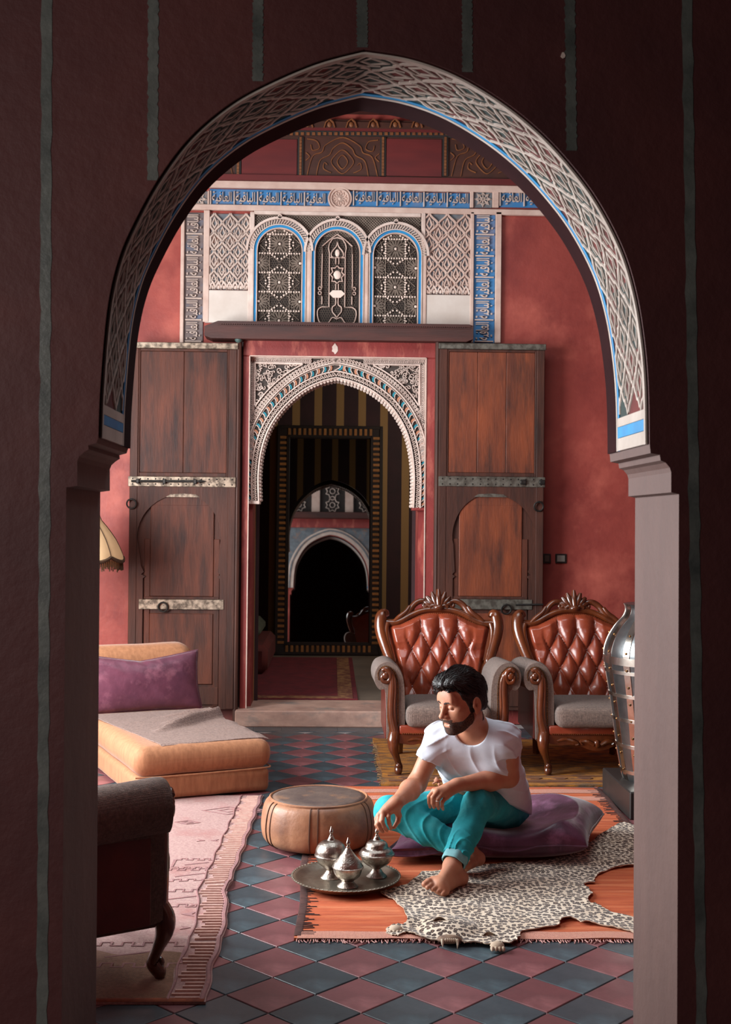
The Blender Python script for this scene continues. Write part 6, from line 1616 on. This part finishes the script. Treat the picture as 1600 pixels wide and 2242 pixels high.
# legs under the jeans, feet
body.cap(Rh, Rk, .070, .050, k=.03); body.cap(Lh, Lk, .070, .050, k=.03); body.cap(Rk, Ra, .045, .031, k=.02); body.cap(Lk, La, .045, .032, k=.02)
def foot(ank, heel, ball, side, ax, up, tz, r=1):
    ax = V3(*ax)/np.linalg.norm(ax); side = V3(*side)/np.linalg.norm(side); up = V3(*up)
    body.cap(ank, heel, .033*r, .029*r, k=.02); body.cap(ank+up*.004, ball+up*.010, .031*r, .023*r, k=.02); body.cap(heel, ball-side*.018, .026*r, .021*r, k=.025)
    body.cap(ball+side*.030, ball-side*.030, .0215*r, .018*r, k=.02); body.cap(heel*.5+ball*.5+side*.01, ball, .025*r, .022*r, k=.025)
    for q in range(5):
        o = ball+side*(.036-.0185*q)+ax*(.014-.005*abs(q-1)); L_ = (.044, .042, .036, .030, .026)[q]; rr = (.0138, .0098, .0092, .0088, .0085)[q]
        m_ = o+ax*L_*.55+up*(.004+tz); e_ = o+ax*L_+up*(tz*1.6-.003); body.cap(o, m_, rr*1.05, rr*.92, k=.006); body.cap(m_, e_, rr*.95, rr*.95, k=.004)
# left foot: toes point to the picture's left, big toe uppermost
fs_ = V3(-.62, .50, .42); fs_ /= np.linalg.norm(fs_); fa = V3(-.62, -.76, -.10); fa -= fs_*(fa@fs_); fa /= np.linalg.norm(fa); fu = np.cross(fa, fs_); fu = fu if fu[2] > 0 else -fu
foot(La, V3(.540, 4.905, .046), V3(.440, 4.778, .0505), fs_, fa, fu, .003)
gs = V3(.55, -.62, .35); gs /= np.linalg.norm(gs); ga = V3(-.66, -.72, -.12); ga -= gs*(ga@gs); ga /= np.linalg.norm(ga); gu = np.cross(ga, gs); gu = gu if gu[2] > 0 else -gu
foot(Ra, V3(.640, 5.135, .062), V3(.565, 5.045, .056), gs, ga, gu, .0, .95)
bodyo = body.mesh('body', SKIN, man)
# finger and toe nails, ring
NAIL = mat('nail', (214, 166, 146), rough=.3)
def ellp(name, c, r, M, m, n=10):
    t = MB(); t.ball((0, 0, 0), r, n, 6); t.v = [tuple(np.array(c)+M.T@np.array(v)) for v in t.v]; return t.build(name, m, man)
rg_c = at(957.3, 1752, yL-.084); rg_n = at(957.5, 1762, yL-.078)-at(957.5, 1751, yL-.084)
u1 = np.cross(rg_n, V3(1, 0, .1)); u1 /= np.linalg.norm(u1); u2 = np.cross(rg_n, u1); u2 /= np.linalg.norm(u2)
t = MB(); t.tube([tuple(rg_c+(u1*cos(a*pi/10)+u2*sin(a*pi/10))*.0104) for a in range(20)], .0018, 6, closed=True); o = t.build('ring', mat('silver_ring', (214, 206, 196), rough=.2, metal=1), bodyo); o['label'] = 'silver finger ring'

# ---- t-shirt
sh = Field((.33, 4.98, .14), (.96, 5.72, .70), .0034)
torso(sh, -.002)
sh.ell((.80, 5.50, .27), (.095, .11, .13), None, k=.06)
sh.cap(V3(.80, 5.48, .3), V3(.845, 5.47, .205), .07, .05, k=.04)
Rq = Rs+(Re-Rs)*.50; Lq = Ls+(Le-Ls)*.33
p1_, p2_, p3_ = V3(.60, 5.22, .335), V3(.86, 5.36, .215), V3(.86, 5.60, .15); pn_ = np.cross(p2_-p1_, p3_-p1_); pn_ = pn_ if pn_[2] < 0 else -pn_
sh.plane(p1_, pn_, (.33, 4.98, .14), (.96, 5.72, .45), k=.006)
sh.ccap(Rs+V3(.012, 0, .0), Rq+(Re-Rs)*.2, .056, .0605, Rq, Re-Rs, k=.022); sh.ccap(Ls+V3(-.014, 0, .0), Lq+(Le-Ls)*.2, .060, .0635, Lq, Le-Ls, k=.022)
# neckline, hem
sh.cap(Nb+V3(-.012, -.045, .012), Hd(0, -.02, -.05), .073, .070, k=.006, op='s'); sh.ell(Nb+V3(-.026, -.078, .004), (.058, .05, .050), None, k=.012, op='s')
def folds(x, y, z):
    a = x*.926-y*.377; b = z; f = x*-.377+y*-.926
    w1 = np.sin(58*a+22*b+2.0*np.sin(17*b+3)+f*9)*np.clip((.60-b)*5, 0, 1)*.0034
    w2 = np.sin(75*b-44*a+3*np.sin(14*a))*np.clip(1-np.abs(b-.40)/.16, 0, 1)*.0026
    w3 = np.sin(120*(b+.35*x)+5*np.sin(20*x))*np.clip((x-.70)/.04, 0, 1)*np.clip((b-.44)*9, 0, 1)*.0030+np.sin(105*(b-.6*x)+4*np.sin(22*y))*np.clip((.50-x)/.04, 0, 1)*np.clip((b-.44)*9, 0, 1)*.0028
    g = np.exp(-((a-(-1.395))/.016)**2)*0
    r1 = (1-np.abs(np.sin(30*a+9*b+1.3*np.sin(14*b+1)+.5)))**3*np.clip((.585-b)*6, 0, 1)*np.clip((b-.30)*8, 0, 1)*.0075
    r2 = (1-np.abs(np.sin(34*(b+.5*a)+1.2*np.sin(16*a))))**3*np.clip(1-np.abs(b-.38)/.14, 0, 1)*.006
    r3 = (1-np.abs(np.sin(46*(b+.45*x)+2*np.sin(20*y))))**3*np.clip((x-.70)/.03, 0, 1)*np.clip((b-.44)*9, 0, 1)*.006
    r4 = (1-np.abs(np.sin(44*(b-.7*x)+2*np.sin(18*y))))**3*np.clip((.52-x)/.03, 0, 1)*np.clip((b-.44)*9, 0, 1)*.006
    return w1*.5+w2*.6+w3*.5-r1-r2-r3-r4
sh.bump(folds, (.33, 4.98, .14), (.96, 5.72, .70))
sh.mesh('t_shirt', SHIRT, man)
# ribbed collar
# ---- jeans
je = Field((.16, 4.78, .03), (.96, 5.72, .42), .0034)
je.ell((.75, 5.48, .210), (.172, .135, .120), None, k=.04)
je.cap(Rh+V3(0, 0, .01), Rk, .088, .066, k=.05); je.cap(Lh+V3(0, 0, .01), Lk, .092, .064, k=.05)
je.cap(Rk, Rk+(Ra-Rk)*.45, .065, .060, k=.03); je.ccap(Rk+(Ra-Rk)*.45, Rk+(Ra-Rk)*.9, .060, .049, Rk+(Ra-Rk)*.86, Ra-Rk, k=.02)
je.cap(Lk, Lk+(La-Lk)*.45, .063, .059, k=.03); je.ccap(Lk+(La-Lk)*.45, Lk+(La-Lk)*.9, .059, .050, Lk+(La-Lk)*.84, La-Lk, k=.02)
qL = Lk+(La-Lk)*.84; qR = Rk+(Ra-Rk)*.86
def creases(x, y, z):
    lk = ((x-Lk[0])*(La-Lk)[0]+(y-Lk[1])*(La-Lk)[1]+(z-Lk[2])*(La-Lk)[2])/float((La-Lk)@(La-Lk))
    near = np.clip(1-np.sqrt((x-Lk[0]-lk*(La-Lk)[0])**2+(y-Lk[1]-lk*(La-Lk)[1])**2+(z-Lk[2]-lk*(La-Lk)[2])**2)/.085, 0, 1)
    c1 = np.sin(42*lk+20*x+16*y+2*np.sin(40*x))*np.clip((lk-.5)*3, 0, 1)*np.minimum(near*4, 1)*.0045
    rk = ((x-Rk[0])*(Ra-Rk)[0]+(y-Rk[1])*(Ra-Rk)[1]+(z-Rk[2])*(Ra-Rk)[2])/float((Ra-Rk)@(Ra-Rk))
    c2 = np.sin(30*rk+24*z+3*np.sin(22*z+8*x))*np.clip(1-np.abs(rk-.55)/.5, 0, 1)*.0036*(y < 5.28)
    c3 = np.sin(60*(x-.55)+50*z+3*np.sin(18*y))*np.clip(1-np.abs(y-5.36)/.1, 0, 1)*.0028
    c4 = .0015*np.sin(45*x+31*y)*np.sin(52*z-20*x)
    r1 = (1-np.abs(np.sin(26*lk+9*x+6*np.sin(22*x+9*z))))**3*np.clip((lk-.42)*3, 0, 1)*np.minimum(near*4, 1)*.007
    r2 = (1-np.abs(np.sin(17*rk+16*z+2.4*np.sin(20*z+9*x))))**3*np.clip(1-np.abs(rk-.5)/.55, 0, 1)*.0065*(y < 5.3)
    r3 = (1-np.abs(np.sin(26*(x-.55)+30*z+2*np.sin(14*y))))**3*np.clip(1-np.abs(y-5.38)/.12, 0, 1)*.006
    return c1*.6+c2*.6+c3*.6+c4-r1-r2-r3+0*x*y*z
je.bump(creases, (.16, 4.78, .03), (.96, 5.72, .42))
jeo = je.mesh('jeans', DENIM, man)
def ringband(name, c, ax, r, w, th, m, squash=None):
    ax = np.array(ax)/np.linalg.norm(ax); a = np.cross(ax, V3(0, 0, 1)); a /= np.linalg.norm(a); b = np.cross(ax, a); t = MB()
    pr_ = [(r-th, -w), (r, -w), (r+th*.9, -w*.6), (r+th*.9, w*.6), (r, w), (r-th, w)]
    t.grid(lambda u, v: tuple(c+ax*np.interp(u, np.linspace(0, 1, 6), [q[1] for q in pr_])+(a*cos(2*pi*v)+b*sin(2*pi*v))*(np.interp(u, np.linspace(0, 1, 6), [q[0] for q in pr_])+.0015*sin(v*40))), 6, 40, cv=True)
    o = t.build(name, m, jeo, angle=60); return o
ringband('cuff', qL+(La-Lk)*.045, La-Lk, .0495, .020, .0035, CUFF)['label'] = 'pale turned-up cuff'
ringband('cuff', qR+(Ra-Rk)*.02, Ra-Rk, .047, .016, .0035, CUFF)['label'] = 'pale turned-up cuff'

# ---- hair
hr = Field(tuple(Hc-.19), tuple(Hc+.19), .0022)
hr.ell(Hd(0, -.018, .040), (.0800, .0985, .089), HM, k=.01)
hr.ell(Hd(0, -.052, -.010), (.070, .060, .070), HM, k=.02)
for l_, f_, u_, r_ in ((.0, .050, .108, .036), (-.034, .060, .098, .032), (-.052, .040, .085, .030), (.034, .046, .100, .032), (.052, .020, .082, .028), (0, .000, .118, .036), (-.03, -.02, .112, .034), (.03, -.02, .112, .034), (-.02, .082, .092, .020), (-.045, .070, .082, .020), (.010, .074, .094, .022)):
    hr.ell(Hd(l_, f_, u_), (r_, r_*1.1, r_*.85), HM, k=.022)
HW = Field(tuple(Hc-.19), tuple(Hc+.19), .0022)   # what is taken away: face, ears, nape
def hloc(x, y, z):
    px, py, pz = x-Hc[0], y-Hc[1], z-Hc[2]
    return [px*HM[i][0]+py*HM[i][1]+pz*HM[i][2] for i in range(3)]
def facecut(x, y, z):                             # >0 where hair may stay
    l, f, u = hloc(x, y, z); al = np.abs(l)
    front = u-.066+.35*np.clip(al-.03, 0, 1)*.3
    side = np.minimum(np.minimum(np.interp(u, [-.05, -.03, 0, .02, .04, .066], [.014, .017, .024, .038, .047, .056]).astype(np.float32)-f, al-.042), u+.040)
    back = np.minimum(u+.050, -.02-f)
    return np.maximum(np.maximum(front, side), back)+.0022*np.sin(l*260+f*90)*np.sin(f*310+u*40)
sl_, x, y, z = hr.block(Hc-.19, Hc+.19)
l, f, u = hloc(x, y, z)
def tri(g):                                       # the body's field on another grid
    idx = [np.clip((g.ax[i]-body.o[i])/body.h, 0, body.F.shape[i]-1.001) for i in range(3)]
    fl_ = [q.astype(int) for q in idx]; fr2 = [(q-p).astype(np.float32) for q, p in zip(idx, fl_)]; out = 0
    for a in (0, 1):
        for b in (0, 1):
            for c in (0, 1):
                w = (fr2[0] if a else 1-fr2[0])[:, None, None]*(fr2[1] if b else 1-fr2[1])[None, :, None]*(fr2[2] if c else 1-fr2[2])[None, None, :]
                out = out+w*body.F[np.ix_(fl_[0]+a, fl_[1]+b, fl_[2]+c)]
    return out
hr.F = np.minimum(hr.F, tri(hr)-.0032+np.where(np.abs(l) > .02, 0, .02)).astype(np.float32)
comb = .0011*np.sin(300*(l+.30*f+.15*u)+2.2*np.sin(20*f+9*u))+.0007*np.sin(620*(l*.95+.3*f)+3*np.sin(22*f+18*u))+.0016*np.sin(95*(l+.35*f)+2*np.sin(16*f))
thin = 0*u
hr.F = np.maximum(hr.F+comb+thin*np.clip(f+.06, 0, .06)/.06, -facecut(x, y, z)*.8)
# room for the ears
for s in (-1, 1):
    hr.ell(Hd(s*.088, -.018, -.016), (.026, .027, .040), HM, k=.006, op='s')
hair_o = hr.mesh('hair', HAIR, man)
st_ = MB(); random.seed(21); rs = np.random.RandomState(4)
GR = np.gradient(hr.F, hr.h)
def samp(A, Pp_): i = np.clip(((Pp_-hr.o)/hr.h).astype(int), 0, np.array(hr.F.shape)-1); return A[i[:, 0], i[:, 1], i[:, 2]]
hv = np.array([v.co[:] for v in hair_o.data.vertices], np.float32); lu = (hv-Hc) @ HM.T
hv = hv[(lu[:, 2] > -.02)]; lu = (hv-Hc) @ HM.T; top_ = np.clip(lu[:, 2]/.09, .08, 1); pk = rs.choice(len(hv), 3400, p=top_/top_.sum())
Pq = hv[pk]; Lq_ = lu[pk]; ph = rs.uniform(-1, 1, len(pk)); ln = np.where(Lq_[:, 2] > .06, .0075, .0032)*rs.uniform(.7, 1.3, len(pk)); lift = np.where(Lq_[:, 2] > .06, rs.uniform(.0006, .0032, len(pk)), .0008)
paths = [Pq]
for i in range(7):
    q = (paths[-1]-Hc) @ HM.T
    fl = -hf_[None]*(1.0)+hl[None]*(-.35+.55*np.sin(38*q[:, 1]+ph*1.2)[:, None])+hu[None]*(.25*np.sin(50*q[:, 1]+20*q[:, 0]+ph)[:, None]-np.clip(-q[:, 1:2]*6, 0, .8)-np.clip((np.abs(q[:, 0:1])-.05)*30, 0, .9))
    n_ = np.stack([samp(g, paths[-1]) for g in GR], -1); n_ /= np.linalg.norm(n_, axis=1, keepdims=True)+1e-6
    fl = fl-n_*(fl*n_).sum(1, keepdims=True); fl /= np.linalg.norm(fl, axis=1, keepdims=True)+1e-6
    nx_ = paths[-1]+fl*ln[:, None]; d_ = samp(hr.F, nx_); nx_ = nx_-n_*(d_-lift*(1+.25*i))[:, None]*.8; paths.append(nx_)
paths = np.stack(paths, 1)
for k in range(len(pk)): st_.tube([tuple(p) for p in paths[k]], [.0005, .0008, .0009, .0009, .0008, .0007, .0005, .0002], 3)
for k in range(40):                               # fringe tips falling at his right temple
    l_ = random.uniform(-.06, -.01); pts = [tuple(Hd(l_-.012*i/4, .075+.016*sin(i*.7)+random.uniform(-.002, .002), .090-.012*i+random.uniform(-.003, .003))) for i in range(5)]
    st_.tube(pts, [.0012, .0013, .0011, .0008, .0002], 4)
tag(st_.build('hair_strands', HAIR, hair_o, fix=False), kind='stuff')
# ---- beard, brows, lips, lashes
bd_ = Field(tuple(Hd(0, .03, -.06)-.115), tuple(Hd(0, .03, -.06)+.115), .0019)
D = tri(bd_); sl_, x, y, z = bd_.block(bd_.o-1, bd_.o+9); l, f, u = hloc(x, y, z); al = np.abs(l)
top = -.064+np.clip((.055-f)/.055, 0, 1)*.036    # upper edge rises towards the ear
jaw = np.minimum(np.minimum(top-u, f-.002), u+.125)
jaw = np.where((al < .027) & (f > .06), np.minimum(jaw, np.maximum(-.0835-u, al-.019)), jaw)
neckcut = (f-.012)-(-u-.090)*1.2; jaw = np.where(u < -.09, np.minimum(jaw, neckcut), jaw)
mous = np.minimum(np.minimum(-.0515-u-.10*al, u+.0645+.14*al), np.minimum(.031-al, f-.06))
must = np.minimum(np.minimum(.0335-al, al-.022), np.minimum(-.052-u, u+.1))
reg = np.maximum(np.maximum(jaw, mous), must)
reg = np.minimum(reg, .074-al)
rag = .0016*np.sin(l*700+u*400)*np.sin(u*900+f*500)
th = np.clip(reg/.012, 0, 1)*.0024
bd_.F = np.maximum(D-th-.0006+rag*.5, -(reg+rag)).astype(np.float32)
bd_.mesh('beard', STUBBLE, bodyo, smooth=0)
def onface(l, u, lift=0, f0=.135):               # the point of the face seen from the front at (l, u)
    f = f0
    for _ in range(400):
        p = Hd(l, f, u); i = ((p-body.o)/body.h).astype(int)
        if body.F[tuple(i)] < 0: break
        f -= .0007
    return Hd(l, f+lift, u)
for s in (-1, 1):
    t = MB(); q = [onface(s*a, c, .0008) for a, c in ((.010, .0165), (.018, .0200), (.027, .0225), (.036, .0225), (.045, .0190), (.053, .0135))]
    t.tube([tuple(p) for p in q], [.0030, .0046, .0048, .0044, .0034, .0012], 8, flat=.8); t.build('eyebrow', BEARD, bodyo)
    t = MB(); q = [onface(s*a, c, .0006) for a, c in ((.0165, -.0072), (.023, -.0098), (.031, -.0108), (.039, -.0094), (.0455, -.0062))]; t.tube([tuple(p) for p in q], [.0006, .0015, .0018, .0015, .0006], 6); t.build('eyelashes', BEARD, bodyo)
for a, b, nm in ((-.0768, .0052, 'lower_lip'), (-.0668, .0040, 'upper_lip')):
    t = MB(); q = [onface(l_, a+(.0022 if a < -.07 else -.0030)*(l_/.021)**2, -.0022) for l_ in np.linspace(-.021, .021, 9)]; t.tube([tuple(p) for p in q], [b*(1-.85*abs(i-4)/4)+.0005 for i in range(9)], 8, flat=.8); t.build(nm, LIP, bodyo)
